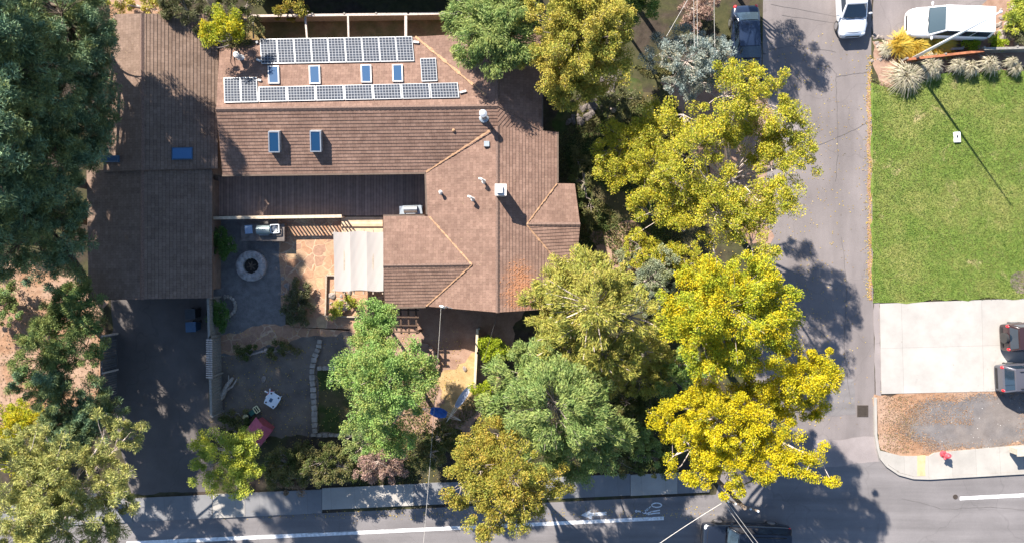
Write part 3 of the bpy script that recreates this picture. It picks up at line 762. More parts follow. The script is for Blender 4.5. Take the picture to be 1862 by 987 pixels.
cn = thing('shade_canopy', 'off white cloth shade canopy stretched beside the gable', 'canopy', W(655, 475, 0))
m = MB(); nx, ny = 48, 26; zc = 2.35
grid = {}
for i in range(nx + 1):
    for j in range(ny + 1):
        u, v = i / nx, j / ny
        px = 606 + (697 - 606) * u + 2 * v * (1 - u); py = 421 + 107 * v + 1.2 * math.sin(u * 9)
        bay = abs(math.sin(u * math.pi * 3.0)); sag = -.06 * bay - .05 * math.sin(v * math.pi) - .004 * math.sin(u * 40 + v * 9) * math.sin(v * 13 + u * 5)
        p = W(px, py, zc); grid[i, j] = (p.x, p.y, zc + sag)
for i in range(nx):
    for j in range(ny): m.face([grid[i, j + 1], grid[i + 1, j + 1], grid[i + 1, j], grid[i, j]])
nC = N('canopy_sheet'); co = nC.coord(); pr = nC.add('ShaderNodeBsdfPrincipled'); pr.inputs['Base Color'].default_value = (.415, .385, .36, 1); pr.inputs['Roughness'].default_value = .9
tr = nC.add('ShaderNodeBsdfTranslucent'); tr.inputs['Color'].default_value = (.5, .44, .36, 1); mx = nC.add('ShaderNodeMixShader'); mx.inputs[0].default_value = .18
nC.link(pr.outputs[0], mx.inputs[1]); nC.link(tr.outputs[0], mx.inputs[2]); nC.link(mx.outputs[0], nC.out.inputs[0])
here(m, 'cloth', 'canopy_sheet', cn, smooth=True)
for u in range(0, 6):
    px = 609 + u * 17.4; m = MB(); m.bar(W(px, 418, zc - .16), W(px, 534, zc - .16), .07, .12); here(m, 'rafter', 'weathered_wood', cn)
for y in (424, 527): m = MB(); m.bar(W(604, y, zc - .29), W(699, y, zc - .29), .09, .13); here(m, 'beam', 'weathered_wood', cn)
for x, y in ((607, 425), (607, 526)):
    m = MB(); p = W(x, y, zc - .26); m.box(p.x - .06, p.x + .06, p.y - .06, p.y + .06, 0, zc - .27); here(m, 'post', 'weathered_wood', cn)

pg = thing('pergola', 'dark timber pergola lattice below the house corner', 'pergola', W(725, 585, 0))
zp = 2.1
for x in (700, 714, 728, 742, 756): m = MB(); m.bar(W(x, 556, zp), W(x + 2, 606, zp), .09, .14); here(m, 'rafter', 'dark_wood', pg)
for y in (562, 575, 590, 602): m = MB(); m.bar(W(696, y, zp + .12), W(762, y + 1, zp + .12), .08, .09); here(m, 'batten', 'dark_wood', pg)
for x, y in ((699, 604), (758, 604)):
    m = MB(); p = W(x, y, zp); m.box(p.x - .07, p.x + .07, p.y - .07, p.y + .07, 0, zp - .06); here(m, 'post', 'dark_wood', pg)

# ------------------------------------------------------------------ fences
def fence(name, label, pts, h, mat, post='grey_wood', rail=None, t=.05, step=2.2):
    P = [W(*p, h) for p in pts]; f = thing(name, label, 'fence', (P[0].x, P[0].y, 0))
    m = MB(); r = MB()
    for a, b in zip(P, P[1:]):
        d = (b - a); d.z = 0; L = d.length; d.normalize(); s = Vector((-d.y, d.x, 0))
        k = int(L / .15)
        for i in range(k):
            c = a.lerp(b, (i + .5) / k); hh = h - .06 + random.uniform(-.02, .02)
            m.obox((c.x, c.y, hh / 2 + .02), d, s, (0, 0, 1), .069, t / 2, hh / 2)
        k = max(1, round(L / step))
        for i in range(k + 1):
            c = a.lerp(b, i / k) + s * .08; q = MB(); q.obox((c.x, c.y, h / 2), d, s, (0, 0, 1), .055, .055, h / 2 + .04); here(q, 'post', post, f)
        r.bar((a.x, a.y, h - .02), (b.x, b.y, h - .02), .15, .05)
    here(m, 'panel', mat, f); here(r, 'top_rail', rail or mat, f); return f
fence('board_fence', 'tall weathered board fence between driveway and front yard', [(378, 541), (380, 612), (384, 756)], 1.75, 'grey_wood')
fence('driveway_fence', 'grey fence on the far left of the shaded driveway', [(184, 610), (185, 745)], 1.7, 'fence_boards_grey', 'bark_pale')
fence('boundary_fence', 'long pale fence behind the solar panel roof', [(452, 29), (742, 25.5), (930, 22)], 1.1, 'weathered_wood', rail='bark_pale')
fence('curved_fence', 'tall pale board fence with a wide cap beside bright green shrubs', [(868, 597), (866, 640), (863, 702)], 1.5, 'pale_wood', rail='pale_wood')
fence('rusty_fence', 'low rust coloured timber fence beside the tall pale grasses', [(1650, 108), (1790, 92)], .85, 'rust_wood', rail='rust_wood')
fence('grey_low_fence', 'low dark fence along the top of the lawn', [(1704, 90), (1752, 88)], .5, 'grey_wood')
fence('lawn_fence', 'grey board fence at the far right above the lawn', [(1790, 88.5), (2150, 80)], .95, 'grey_wood')
tf = thing('beam_frame', 'white cross beams spanning the narrow strip behind the house', 'frame', W(600, 50, 0))
for x0, x1 in ((555, 558.5), (633, 634), (738, 738)):
    m = MB(); m.bar(W(x0, 29, 1.3), W(x1, 70, 1.3), .17 if x0 > 700 else .11, .12); here(m, 'beam', 'bark_pale', tf)
m = MB(); m.bar(W(460, 29, 1.25), W(461, 70, 1.25), .07, .08); here(m, 'beam', 'grey_wood', tf)
# slats laid over the gate in the driveway fence
sg = thing('slat_gate', 'striped slatted gate panel in the driveway fence', 'gate', W(380, 650, 0))
for i in range(18):
    y = 617 + i * 4; a, b = W(375, y, 1.85), W(386, y + .6, 1.85); m = MB(); m.bar(a, b, .07, .05); here(m, 'slat', 'bark_pale', sg)
m = MB(); m.bar(W(378, 614, 1.78), W(381, 688, 1.78), .1, .08); m.bar(W(383, 614, 1.78), W(386, 688, 1.78), .1, .08)
here(m, 'frame', 'grey_wood', sg)

# ------------------------------------------------------------------ yard objects
fp = thing('fire_pit', 'round stone fire pit ring on the shaded gravel court', 'fire pit', W(459, 482, 0))
m = MB(); c = W(459, 483, 0); k = 15
for i in range(k):
    t = 2 * math.pi * i / k; m.blob((c.x + .72 * math.cos(t), c.y + .72 * math.sin(t), .26), .23, .25, .2, i, .22, 8, 5)
    m.blob((c.x + .76 * math.cos(t + .2), c.y + .76 * math.sin(t + .2), .1), .22, .24, .16, i + 40, .2, 7, 4)
m.lathe((c.x, c.y, 0), [(.98, 0), (.98, .30), (.9, .36), (.55, .36), (.5, .3), (.5, .05)], 26)
here(m, 'stone_ring', 'pit_stone', fp)
m = MB(); m.lathe((c.x, c.y, 0), [(.5, .04), (.48, .09), (.1, .12)], 16); b = here(m, 'ash_bed', 'ash', fp)
m = MB()
for a, r in ((.3, .3), (1.4, .28), (2.3, .3)): m.tube([(c.x - r * math.cos(a), c.y - r * math.sin(a), .13), (c.x + r * math.cos(a), c.y + r * math.sin(a), .19)], .045, 6)
m.build('log', 'bark_dark', b)
m = MB(); c = W(413, 556, 0)
for i in range(13):
    t = -2.2 + i * .33; m.blob((c.x + .58 * math.cos(t), c.y + .62 * math.sin(t), .1), .12, .15, .13, i + 7, .2, 7, 4)
tag(m.build('planter_ring', 'edge_stone', origin=None), 'half ring of pale edging stones around the round green shrub', 'stone edging')
m = MB(); pts = [(583, 616), (580, 632), (573, 648), (569, 668), (569, 690), (571, 712), (573, 745), (574, 786)]
def stones(m, pts, w, z, step, sd):
    P = [W(*p) for p in pts]; r = random.Random(sd)
    for a, b in zip(P, P[1:]):
        L = (b - a).length; d = (b - a) / L; k = max(1, round(L / step))
        for i in range(k):
            c = a.lerp(b, (i + .5) / k); s = Vector((-d.y, d.x, 0)); hw, hl = w * r.uniform(.38, .55), L / k * r.uniform(.40, .47); zz = z * r.uniform(.8, 1.15)
            ang = r.uniform(-.12, .12); d2 = (d + s * ang).normalized(); s2 = Vector((-d2.y, d2.x, 0))
            q = [c + d2 * x * hl + s2 * y * hw for x, y in ((-1, -.8), (-.8, -1), (.8, -1), (1, -.8), (1, .8), (.8, 1), (-.8, 1), (-1, .8))]
            m.prism([tuple(p[:2]) for p in q], 0, zz)
stones(m, pts, .34, .22, .38, 3)
tag(m.build('stone_edging', 'edge_stone'), 'curved row of pale edging stones beside the small lawn', 'stone edging')
m = MB(); stones(m, [(578, 668), (640, 667)], .26, .2, .34, 5); tag(m.build('stone_edging', 'edge_stone'), 'short straight stone row at the top of the small lawn', 'stone edging')
m = MB(); stones(m, [(566, 789), (650, 790)], .24, .18, .38, 8); tag(m.build('stone_edging', 'edge_stone'), 'short shaded stone row at the foot of the small lawn', 'stone edging')
m = MB(); stones(m, [(741, 634), (752, 625), (766, 624), (781, 628), (793, 642), (798, 660), (793, 678)], .26, .26, .4, 9); tag(m.build('stone_edging', 'red_soil'), 'arc of tan stones around a red earth bed below the pergola', 'stone edging')
m = MB(); a = W(393, 736); b = W(426, 685)
m.tube([a + Vector((0, 0, .12)), a.lerp(b, .35) + Vector((.05, 0, .16)), a.lerp(b, .7) + Vector((-.05, .05, .14)), b + Vector((0, 0, .22))], [.15, .19, .16, .1], 9)
m.tube([a.lerp(b, .5) + Vector((0, 0, .16)), a.lerp(b, .7) + Vector((.35, .0, .3)), a.lerp(b, .85) + Vector((.5, .25, .34))], [.09, .06, .03], 6)
m.tube([a.lerp(b, .75) + Vector((0, 0, .16)), b + Vector((-.25, .2, .3))], [.07, .03], 6)
tag(m.build('driftwood', 'driftwood', smooth=True), 'weathered grey driftwood log lying beside the board fence', 'log')
# small play table in white, stool, cart, pink play house
tb = thing('play_table', 'white play table with black corner knobs on the shaded dirt', 'table', W(500, 724, 0), math.radians(-32))
def loc(mb, name, mat, root, **kw): return mb.build(name, mat, root, **kw)
m = MB(); m.prism([(-.36, -.42), (.36, -.42), (.42, -.2), (.42, .38), (.30, .48), (-.30, .48), (-.42, .38), (-.42, -.2)], .5, .56); t = loc(m, 'tabletop', 'white_plastic', tb, bevel=.01)
for x, y in ((-.27, -.3), (.27, -.3), (-.27, .36), (.27, .36)):
    m = MB(); m.lathe((x, y, .56), [(.055, .001), (.05, .04)], 10); loc(m, 'knob', 'black_plastic', t)
    m = MB(); m.box(x * 1.05 - .03, x * 1.05 + .03, y - .03, y + .03, 0, .499); loc(m, 'leg', 'white_plastic', tb)
m = MB(); m.box(-.16, .02, -.14, .1, .562, .59); loc(m, 'tray', 'bin_blue', t)
rt = thing('toy_stool', 'small red toy seat with white tips beside the white table', 'stool', W(493, 713, 0), .4)
m = MB(); m.lathe((0, 0, 0), [(.16, 0), (.13, .25), (.15, .3)], 10); loc(m, 'seat', 'red_plastic', rt)
for a in (1.0, 2.2, 3.6):
    m = MB(); m.tube([(.1 * math.cos(a), .1 * math.sin(a), .3), (.32 * math.cos(a), .32 * math.sin(a), .38)], .05, 8); loc(m, 'arm', 'white_plastic', rt)
ct = thing('toy_cart', 'dark green cart with a cream framed end near the pink play house', 'cart', W(461, 748, 0), math.radians(35))
m = MB(); m.box(-.5, .5, -.17, .17, .14, .3); loc(m, 'chassis', 'black_plastic', ct, bevel=.03)
m = MB(); m.box(-.12, .2, -.15, .15, .302, .42); loc(m, 'seat', 'green_plastic', ct, bevel=.03)
m = MB()
for s in (-1, 1): m.bar((.26, s * .2, .4), (.56, s * .2, .4), .06); m.bar((.41 + s * .15, -.2, .4), (.41 + s * .15, .2, .4), .06)
m.bar((.41, -.2, .4), (.41, .2, .4), .04); loc(m, 'end_frame', 'cream_plastic', ct)
m = MB(); m.blob((-.46, 0, .38), .2, .17, .14, 4, .1, 10, 6); loc(m, 'hood', 'cream_plastic', ct, smooth=True)
for x in (-.35, .35):
    for y in (-.2, .2):
        m = MB(); m.tube([(x, y - .03, .13), (x, y + .03, .13)], .13, 12); loc(m, 'wheel', 'tyre', ct)
ph = thing('play_house', 'small pink play house with a two tone gabled roof', 'play house', W(479, 778, 0), math.radians(-38))
m = MB(); m.box(-.52, .52, -.55, .55, 0, 1.0); m.face([(-.52, -.55, 1.0), (.52, -.55, 1.0), (0, -.55, 1.33)]); m.face([(.52, .55, 1.0), (-.52, .55, 1.0), (0, .55, 1.33)]); w = loc(m, 'wall', 'pink_wall', ph)
for s in (-1, 1):
    m = MB(); m.face([(0, -.68, 1.42), (0, .68, 1.42), (s * .68, .68, 1.0), (s * .68, -.68, 1.0)][::s]); m.face([(0, -.68, 1.38), (0, .68, 1.38), (s * .68, .68, .96), (s * .68, -.68, .96)][::-s]); loc(m, 'roof', 'pink_roof', ph)
m = MB(); m.box(-.2, .2, -.57, -.552, 0, .75); loc(m, 'door', 'white_plastic', w)
# bins by the garage
for i, (x, y, mat, lab) in enumerate(((359, 568, 'bin_dark', 'dark wheeled bin standing closest to the garage door'), (360, 591, 'bin_blue', 'blue lidded wheeled bin beside the board fence'))):
    p = W(x, y, 0); p = Vector((p.x, p.y, 0)); r = thing('wheeled_bin', lab, 'bin', p, math.radians(3), 'wheeled bins on the driveway')
    m = MB(); 
    for z0, z1, a, b in ((.08, 1.0, .24, .30),): 
        A = [(-a, -a, z0), (a, -a, z0), (a, a, z0), (-a, a, z0)]; B = [(-b, -b, z1), (b, -b, z1), (b, b, z1), (-b, b, z1)]
        m.face(A[::-1]); m.face(B)
        for q in range(4): j = (q + 1) % 4; m.face([A[q], A[j], B[j], B[q]])
    loc(m, 'body', mat, r, bevel=.02); m = MB(); m.box(-.32, .32, -.33, .31, 1.002, 1.06); loc(m, 'lid', mat, r, bevel=.02)
    for s in (-1, 1): m = MB(); m.tube([(s * .24 - .03, .27, .1), (s * .24 + .03, .27, .1)], .1, 10); loc(m, 'wheel', 'tyre', r)
# outdoor cooking corner
oc = thing('garden_counter', 'low shaded stone counter below the deck railing', 'counter', W(478, 419, 0))
m = MB(); a, b = W(440, 437, .7), W(516, 408, .7); m.box(a.x, b.x, a.y, b.y, 0, .68); here(m, 'base', 'rock_dark', oc); m = MB(); m.box(a.x - .05, b.x + .05, a.y - .05, b.y + .05, .682, .73); here(m, 'worktop', 'rock_dark', oc, bevel=.01)
p = W(480, 418, .9); gr = thing('kettle_grill', 'dull green lidded barbecue on the stone counter', 'barbecue', (p.x, p.y, .732))
m = MB(); m.box(-.42, .42, -.3, .3, 0, .16); loc(m, 'firebox', 'black_plastic', gr, bevel=.02)
m = MB(); m.tube([(-.42, 0, .16), (.42, 0, .16)], .3, 18); l = loc(m, 'lid', 'grill_lid', gr); m = MB(); m.bar((-.3, -.33, .2), (.3, -.33, .2), .03); loc(m, 'handle', 'steel', l)
p = W(452, 417, .8); m = MB(); m.box(-.24, .24, -.27, .27, 0, .07); o = m.build('tray', 'tarp_blue', None, bevel=.01); o.location = (p.x, p.y, .732); o.rotation_euler = (0, 0, .08); o.data.materials[0] = MATS['bin_light'] if 'bin_light' in MATS else plain('bin_light', (.24, .33, .46), .4)
tag(o, 'pale blue square tray on the left end of the counter', 'tray')
p = W(501, 416, .8); bk = thing('wire_basket', 'white rimmed basket with grey bowl on the counter beside barbecue', 'basket', (p.x, p.y, .732), .05)
m = MB()
for k in range(4):
    a = [(-.26, -.26), (.26, -.26), (.26, .26), (-.26, .26)]; m.bar((*a[k], .2), (*a[(k + 1) % 4], .2), .05); m.bar((*a[k], 0), (*a[k], .2), .03)
loc(m, 'rim', 'white_plastic', bk); m = MB(); m.lathe((0, 0, .02), [(.1, 0), (.2, .14), (.22, .15), (.18, .13), (.08, .02)], 16); loc(m, 'bowl', 'steel', bk)
bb = thing('covered_barbecue', 'grey hooded barbecue on the deck at the house corner', 'barbecue', W(750, 383, .3), .03)
bb.location.z = .3
m = MB(); m.box(-.72, .72, -.25, .25, .0, .72); loc(m, 'cabinet', 'steel', bb, bevel=.02)
m = MB(); A = [(-.74, -.27), (.74, -.27), (.66, .27), (-.5, .27)]; m.prism(A, .722, .78); loc(m, 'shelf', 'flue_grey', bb, bevel=.015)
m = MB(); m.tube([(-.42, .02, .8), (.42, .02, .8)], [.23, .23], 16); l = loc(m, 'hood', 'steel', bb); m = MB(); m.bar((-.3, -.24, .86), (.3, -.24, .86), .03); loc(m, 'handle', 'white_plastic', l)
# hammocks
def hammock(lab, a, b, za, zb, w, sag, mat, c0=.22, c1=.78):
    a, b = W(*a, za), W(*b, zb); h = thing('hammock', lab, 'hammock', (a.x, a.y, 0)); d = (b - a); s = Vector((-d.y, d.x, 0)).normalized()
    f = lambda t: a.lerp(b, t) - Vector((0, 0, sag * 4 * t * (1 - t)))
    m = MB(); k = 16; rows = []
    for i in range(k + 1):
        t = c0 + (c1 - c0) * i / k; ww = w * (.3 + .7 * math.sin(math.pi * (.12 + .76 * i / k))); rows.append([f(t) + s * ww * j + Vector((0, 0, .5 * ww * j * j - .02 * math.sin(7 * j + i))) for j in (-1, -.6, -.2, .2, .6, 1)])
    for i in range(k):
        for j in range(5): m.face([rows[i][j], rows[i + 1][j], rows[i + 1][j + 1], rows[i][j + 1]])
    here(m, 'cloth', mat, h, smooth=True)
    for t0, t1, q in ((0, c0, 0), (1, c1, -1)):
        m = MB()
        for j in (0, 2, 3, 5): m.tube([f(t0), rows[q][j]], .012, 4)
        here(m, 'cord', 'rope', h)
hammock('bright blue hammock slung in the shade beside the green tree', (768, 742), (838, 763), 1.3, 1.2, .33, .45, 'tarp_blue', .2, .62)
hammock('pale grey striped hammock slung beside the curved fence', (812, 766), (857, 698), 1.4, 1.4, .22, .5, 'hammock_cloth', .36, .92)
# rocks: planter below the canopy, front yard, van side; every rock is an object
ROCKS = []
for i in range(5):
    m = MB(); m.blob((0, 0, .08), .5, .42, .3, 50 + i, .3, 9, 6); o = m.build('rock', 'rock'); ROCKS.append(o)
used = set(); DARK = []
for o in ROCKS: q = o.data.copy(); q.materials[0] = MATS['rock_dark']; DARK.append(q)
def rock(px, py, r, lab, group, mat=None):
    k = random.randrange(5); o = ROCKS[k]
    if mat: o = o.copy(); o.data = DARK[k]; COL.objects.link(o)
    elif k in used: o = o.copy(); COL.objects.link(o); used.add(k)
    else: used.add(k)
    o.location = W(px, py, 0); o.scale = (r * random.uniform(1.6, 2.2), r * random.uniform(1.4, 2.0), r * random.uniform(1.2, 1.8)); o.rotation_euler = (0, 0, random.uniform(0, 6.28))
    tag(o, lab, 'rock', group); 
for i in range(46):
    t = random.random(); rock(1120 - 75 * t + random.gauss(0, 11), 130 + 95 * t + random.gauss(0, 10), random.uniform(.16, .3), 'rock lying in the shaded stone swale beside the house, shade put into its colour', 'rocks in the shaded swale', 'rock_dark')  # darker rock colour stands in for the shade over the swale
for i in range(26): rock(random.uniform(1806, 1852), random.uniform(14, 84), random.uniform(.12, .28), 'pinkish rock piled behind the white van', 'rocks behind the white van')
for i in range(20): rock(random.gauss(1598, 8), random.uniform(62, 112), random.uniform(.07, .15), 'small pale stone at the street corner of the tall grass bed', 'stones at the bed corner')
for i in range(17): rock(random.uniform(598, 640), random.uniform(512, 570), random.uniform(.12, .24), 'tan rock in the planter below the shade canopy', 'rocks in the canopy planter')
for i in range(15): rock(525 + random.gauss(10, 16), 540 + random.gauss(0, 22), random.uniform(.1, .24), 'lichen grey rock around the juniper on the court', 'rocks around the juniper')
for x, y, r, lab in ((845, 669, .2, 'pale boulder on the dry grass near the curved fence'), (480, 688, .22, 'lone grey rock on the shaded dirt above the play table')): rock(x, y, r, lab, None)
# planter frame below canopy
m = MB()
for a, b in (((594, 500), (610, 500)), ((594, 500), (592, 574)), ((592, 574), (650, 575))): m.bar(W(*a, .1), W(*b, .1), .09, .22)
tag(m.build('planter_edging', 'weathered_wood'), 'pale timber edging around the rock planter under the canopy', 'edging')
# manhole, drain, hydrant, utility box, sign
m = MB(); c = W(1737, 902, 0); m.lathe((c.x, c.y, 0), [(.16, .009), (.16, .022), (.11, .024), (.10, .016)], 18); tag(m.build('valve_cover', 'iron'), 'small round iron valve cover in the main road', 'valve cover')
dr = thing('storm_drain', 'rusty storm drain grate at the kerb of the side street', 'drain', W(1567, 746, 0))
m = MB(); a, b = W(1560, 755, 0), W(1577, 737, 0)
m.box(a.x - .05, b.x + .05, a.y - .05, a.y + .03, .004, .03); m.box(a.x - .05, b.x + .05, b.y - .03, b.y + .05, .004, .03); m.box(a.x - .05, a.x + .03, a.y + .031, b.y - .031, .004, .03); m.box(b.x - .03, b.x + .05, a.y + .031, b.y - .031, .004, .03)
here(m, 'frame', 'iron', dr)
m = MB(); 
for i in range(7): x = a.x + .08 + i * (b.x - a.x - .16) / 6; m.box(x - .025, x + .025, a.y + .032, b.y - .032, .012, .026)
here(m, 'grate', 'iron', dr); m = MB(); m.face([(a.x + .031, a.y + .031, .0085), (b.x - .031, a.y + .031, .0085), (b.x - .031, b.y - .031, .0085), (a.x + .031, b.y - .031, .0085)]); here(m, 'pit', 'ash', dr)
hy = thing('fire_hydrant', 'pinkish red fire hydrant at the corner pavement', 'hydrant', W(1712, 823, 0) + Vector((0, 0, .12)))
m = MB(); m.lathe((0, 0, 0), [(.2, 0), (.2, .05), (.14, .07), (.14, .5), (.19, .52), (.19, .56), (.16, .6), (.12, .7), (.04, .76)], 16); loc(m, 'barrel', 'hydrant_red', hy, smooth=False)
for a in (0, 2.1, 4.2):
    m = MB(); d = Vector((math.cos(a), math.sin(a), 0)); m.tube([d * .12 + Vector((0, 0, .42)), d * .27 + Vector((0, 0, .42))], .085, 10); loc(m, 'outlet', 'hydrant_red', hy)
m = MB(); m.lathe((0, 0, .76), [(.05, 0), (.05, .05)], 5); loc(m, 'nut', 'hydrant_red', hy)
ub = thing('utility_box', 'small white utility box standing on the lawn', 'utility box', W(1738, 250, 0) + Vector((0, 0, .06)), .05)
m = MB(); m.box(-.2, .2, -.33, .33, 0, .12); loc(m, 'body', 'white_plastic', ub, bevel=.02); m = MB(); m.box(-.05, .05, -.05, .12, .122, .135); loc(m, 'latch', 'black_plastic', ub)
sb = thing('sign_board', 'low wide sign board on the gravel at the right edge', 'sign', W(1858, 812, 0), math.radians(3))
m = MB(); m.box(-1.05, 2.6, -.18, .18, .35, 1.1); loc(m, 'board', 'sign_board', sb, bevel=.02); m = MB(); m.box(-1.12, 2.67, -.24, .24, 1.102, 1.16); loc(m, 'cap', 'sign_board', sb)
for x in (-.7, 2.2): m = MB(); m.box(x - .1, x + .1, -.1, .1, 0, .349); loc(m, 'post', 'grey_wood', sb)
# flag pole whose long shadow crosses the lawn
fpole = thing('flagpole', 'slim tall white pole rising from the pale grasses above the lawn', 'pole', W(1653, 110, 0))
m = MB(); m.tube([(0, 0, 0), (0, 0, 4.6), (0, 0, 8.6)], [.11, .075, .04], 10); loc(m, 'shaft', 'white_plastic', fpole, smooth=True)
m = MB(); m.lathe((0, 0, 8.6), [(.05, 0), (.09, .03), (.05, .1)], 8); loc(m, 'finial', 'white_plastic', fpole)
# overhead wires
def wire(lab, pts, r=.012, mat='wire', sag=0.4, name='overhead_wire', grp=None):
    P = []
    for (a, b) in zip(pts, pts[1:]):
        A, B = W(*a), W(*b)
        for i in range(14): t = i / 14; P.append(A.lerp(B, t) - Vector((0, 0, sag * 4 * t * (1 - t))))
    P.append(W(*pts[-1])); m = MB(); m.tube(P, r, 4); tag(m.build(name, mat), lab, 'wire', grp)
c0 = Vector((0, 0, H)); mt = mast_t; mpx = 931 + mt.x * PX * H / (H - mt.z); mpy = 493 - mt.y * PX * H / (H - mt.z)
wire('thin service wire running from the house mast down across the road', [(mpx - 6, mpy - 4, mt.z + .06), (768, 1010, 7.2)], .009, 'wire', .5)
wire('thin wire dropping from the roof edge into the yellow tree', [(905, 568, 2.6), (878, 660, 3.4)], .01, 'wire_dark', .1)
wire('paired wires slanting down to the left above the bike lane', [(1312, 914, 8.0), (1150, 1022, 7.5)], .016, 'wire', .15)
for i, (a, b) in enumerate((((1318, 916, 8.0), (1410, 1040, 8)), ((1324, 914, 8.0), (1416, 1036, 8)))):
    wire('thin wire slanting down to the right over the dark truck', [a, b], .011, 'wire', .15, grp='wires over the truck')
for i, x in enumerate((1262, 1268, 1299)):
    wire('straight pale wire over the street beside the black car', [(x, -60, 7.5), (x + 1, 85, 7)], .010, 'wire', .1, grp='wires beside the black car')
wire('slanting wire between the spruce and the pinkish shrub', [(1262, -20, 7.5), (1212, 66, 6.5)], .014, 'wire', .1)
up = thing('utility_pole', 'timber utility pole with a crossarm inside the yellow corner tree', 'pole', W(1278, 845, 0))
m = MB(); m.tube([(0, 0, 0), (0, 0, 8.3)], [.16, .11], 10); loc(m, 'shaft', 'pole_wood', up); m = MB(); m.bar((-.9, .3, 7.9), (.9, -.3, 7.9), .1, .12); a = loc(m, 'crossarm', 'pole_wood', up)
for x in (-.8, -.4, .4, .8): m = MB(); m.lathe((x, -x / 3, 7.96), [(.05, 0), (.06, .1), (.03, .14)], 8); loc(m, 'insulator', 'white_plastic', a)

# ------------------------------------------------------------------ vehicles (built nose towards +X)
def loft(rows, m, close=True):
    for a, b in zip(rows, rows[1:]):
        for i in range(len(a) - 1): m.face([a[i], a[i + 1], b[i + 1], b[i]])
    if close: m.face(rows[0][::-1]); m.face(rows[-1])
def weld(o, dist=.001):
    bm = bmesh.new(); bm.from_mesh(o.data); bmesh.ops.remove_doubles(bm, verts=bm.verts, dist=dist); bmesh.ops.recalc_face_normals(bm, faces=bm.faces); bm.to_mesh(o.data); bm.free()
def vehicle(name, label, px, py, rz, L, Wd, Ht, pm, prof, cab, glass='car_glass', group=None, sunroof=False, rails=False, spare=False, bed=None, rearlamps=True, mirror=None):
    root = thing(name, label, 'car', W(px, py, 0) + Vector((0, 0, .012)), rz, group)
    m = MB(); rows = []
    for f, w, t in prof:
        x = L / 2 - f * L; h = w * Wd / 2
        half = [(0, t + .03), (.5, t + .022), (.82, t - .005), (.95, t - .06), (1.0, t - .17), (1.0, .48), (.97, .30), (.85, .20), (0, .20)]
        rows.append([Vector((x, h * y, z)) for y, z in half[::-1]][:-1] + [Vector((x, -h * y, z)) for y, z in half])
    loft(rows, m); body = m.build('body', pm, root, smooth=True); weld(body)
    sd = body.modifiers.new('Sub', 'SUBSURF'); sd.levels = 1; sd.render_levels = 2
    for f0, wf0 in ((.045, .86), (cab['x'][0] - .012, .84)):
        i0 = max(i for i, q in enumerate(prof) if q[0] <= f0); a0, b0 = prof[i0], prof[i0 + 1]; tt = (f0 - a0[0]) / (b0[0] - a0[0]); w_ = (a0[1] + (b0[1] - a0[1]) * tt) * Wd / 2; z_ = a0[2] + (b0[2] - a0[2]) * tt
        g0 = MB(); g0.tube([(L / 2 - f0 * L + (.10 if f0 < .1 else 0) * (abs(q) ** 2 - 1) * -1 - .1 * (f0 < .1), q * w_ * wf0, z_ + .018 - .03 * abs(q) ** 3) for q in (-1, -.7, -.35, 0, .35, .7, 1)], .014, 6); g0.build('hood_seam', 'trim_black', root)
    xb0, xt0, xt1, xb1, zb, wb, wt = cab['x'][0] * L, cab['x'][1] * L, cab['x'][2] * L, cab['x'][3] * L, cab['belt'], Wd / 2 * cab.get('wb', .93), Wd / 2 * cab.get('wt', .74)
    X = lambda f: L / 2 - f
    B = [(X(xb0), wb), (X(xb0), -wb), (X(xb1), -wb), (X(xb1), wb)]; T = [(X(xt0), wt), (X(xt0), -wt), (X(xt1), -wt), (X(xt1), wt)]
    m = MB(); k = 9
    def sec(fr):
        out = []
        for (bx, by), (tx, ty) in zip(B, T): out.append(Vector((bx + (tx - bx) * fr, by + (ty - by) * fr, zb + (Ht - .05 - zb) * fr)))
        return out
    lo, hi = sec(0), sec(1); crown = .055
    for i in range(4): j = (i + 1) % 4; m.face([lo[i], lo[j], hi[j], hi[i]])
    roofrow = []
    for i in range(k + 1):
        u = i / k; r = []
        for j in range(k + 1):
            v = j / k; p = hi[0].lerp(hi[3], u).lerp(hi[1].lerp(hi[2], u), v); p.z += crown * (1 - (2 * u - 1) ** 4) * (1 - (2 * v - 1) ** 2) ; r.append(p)
        roofrow.append(r)
    for i in range(k):
        for j in range(k): m.face([roofrow[i][j], roofrow[i][j + 1], roofrow[i + 1][j + 1], roofrow[i + 1][j]])
    cb = m.build('cabin', pm, root); weld(cb, .004); bv = cb.modifiers.new('Bevel', 'BEVEL'); bv.width = .045; bv.segments = 3; bv.limit_method = 'ANGLE'; bv.angle_limit = math.radians(25)
    cb.data.polygons.foreach_set('use_smooth', [True] * len(cb.data.polygons))
    def glass_q(nm, a, b, c, d, u0, u1, v0, v1, bow=0, mat=glass):
        n = (Vector(b) - Vector(a)).cross(Vector(d) - Vector(a)).normalized(); ctr = (Vector(a) + Vector(b) + Vector(c) + Vector(d)) / 4
        cc = sum(lo + hi, Vector()) / 8
        if n.dot(ctr - cc) < 0: n = -n
        g_ = MB(); K = 8; rr = []
        for j in range(K + 1):
            v = v0 + (v1 - v0) * j / K; row = []
            for i in range(K + 1):
                u = u0 + (u1 - u0) * i / K; p = Vector(a).lerp(Vector(b), u).lerp(Vector(d).lerp(Vector(c), u), v); row.append(p + n * (.012 + bow * (1 - (2 * u - 1) ** 2)))
            rr.append(row)
        for i in range(K):
            for j in range(K): g_.face([rr[i][j], rr[i][j + 1], rr[i + 1][j + 1], rr[i + 1][j]])
        o = g_.build(nm, mat, root, smooth=True); weld(o); return o
    ws = glass_q('windshield', lo[0], lo[1], hi[1], hi[0], .05, .95, .04, .93, .05)
    m = MB()
    a, b = lo[0].lerp(hi[0], .06), lo[1].lerp(hi[1], .06)
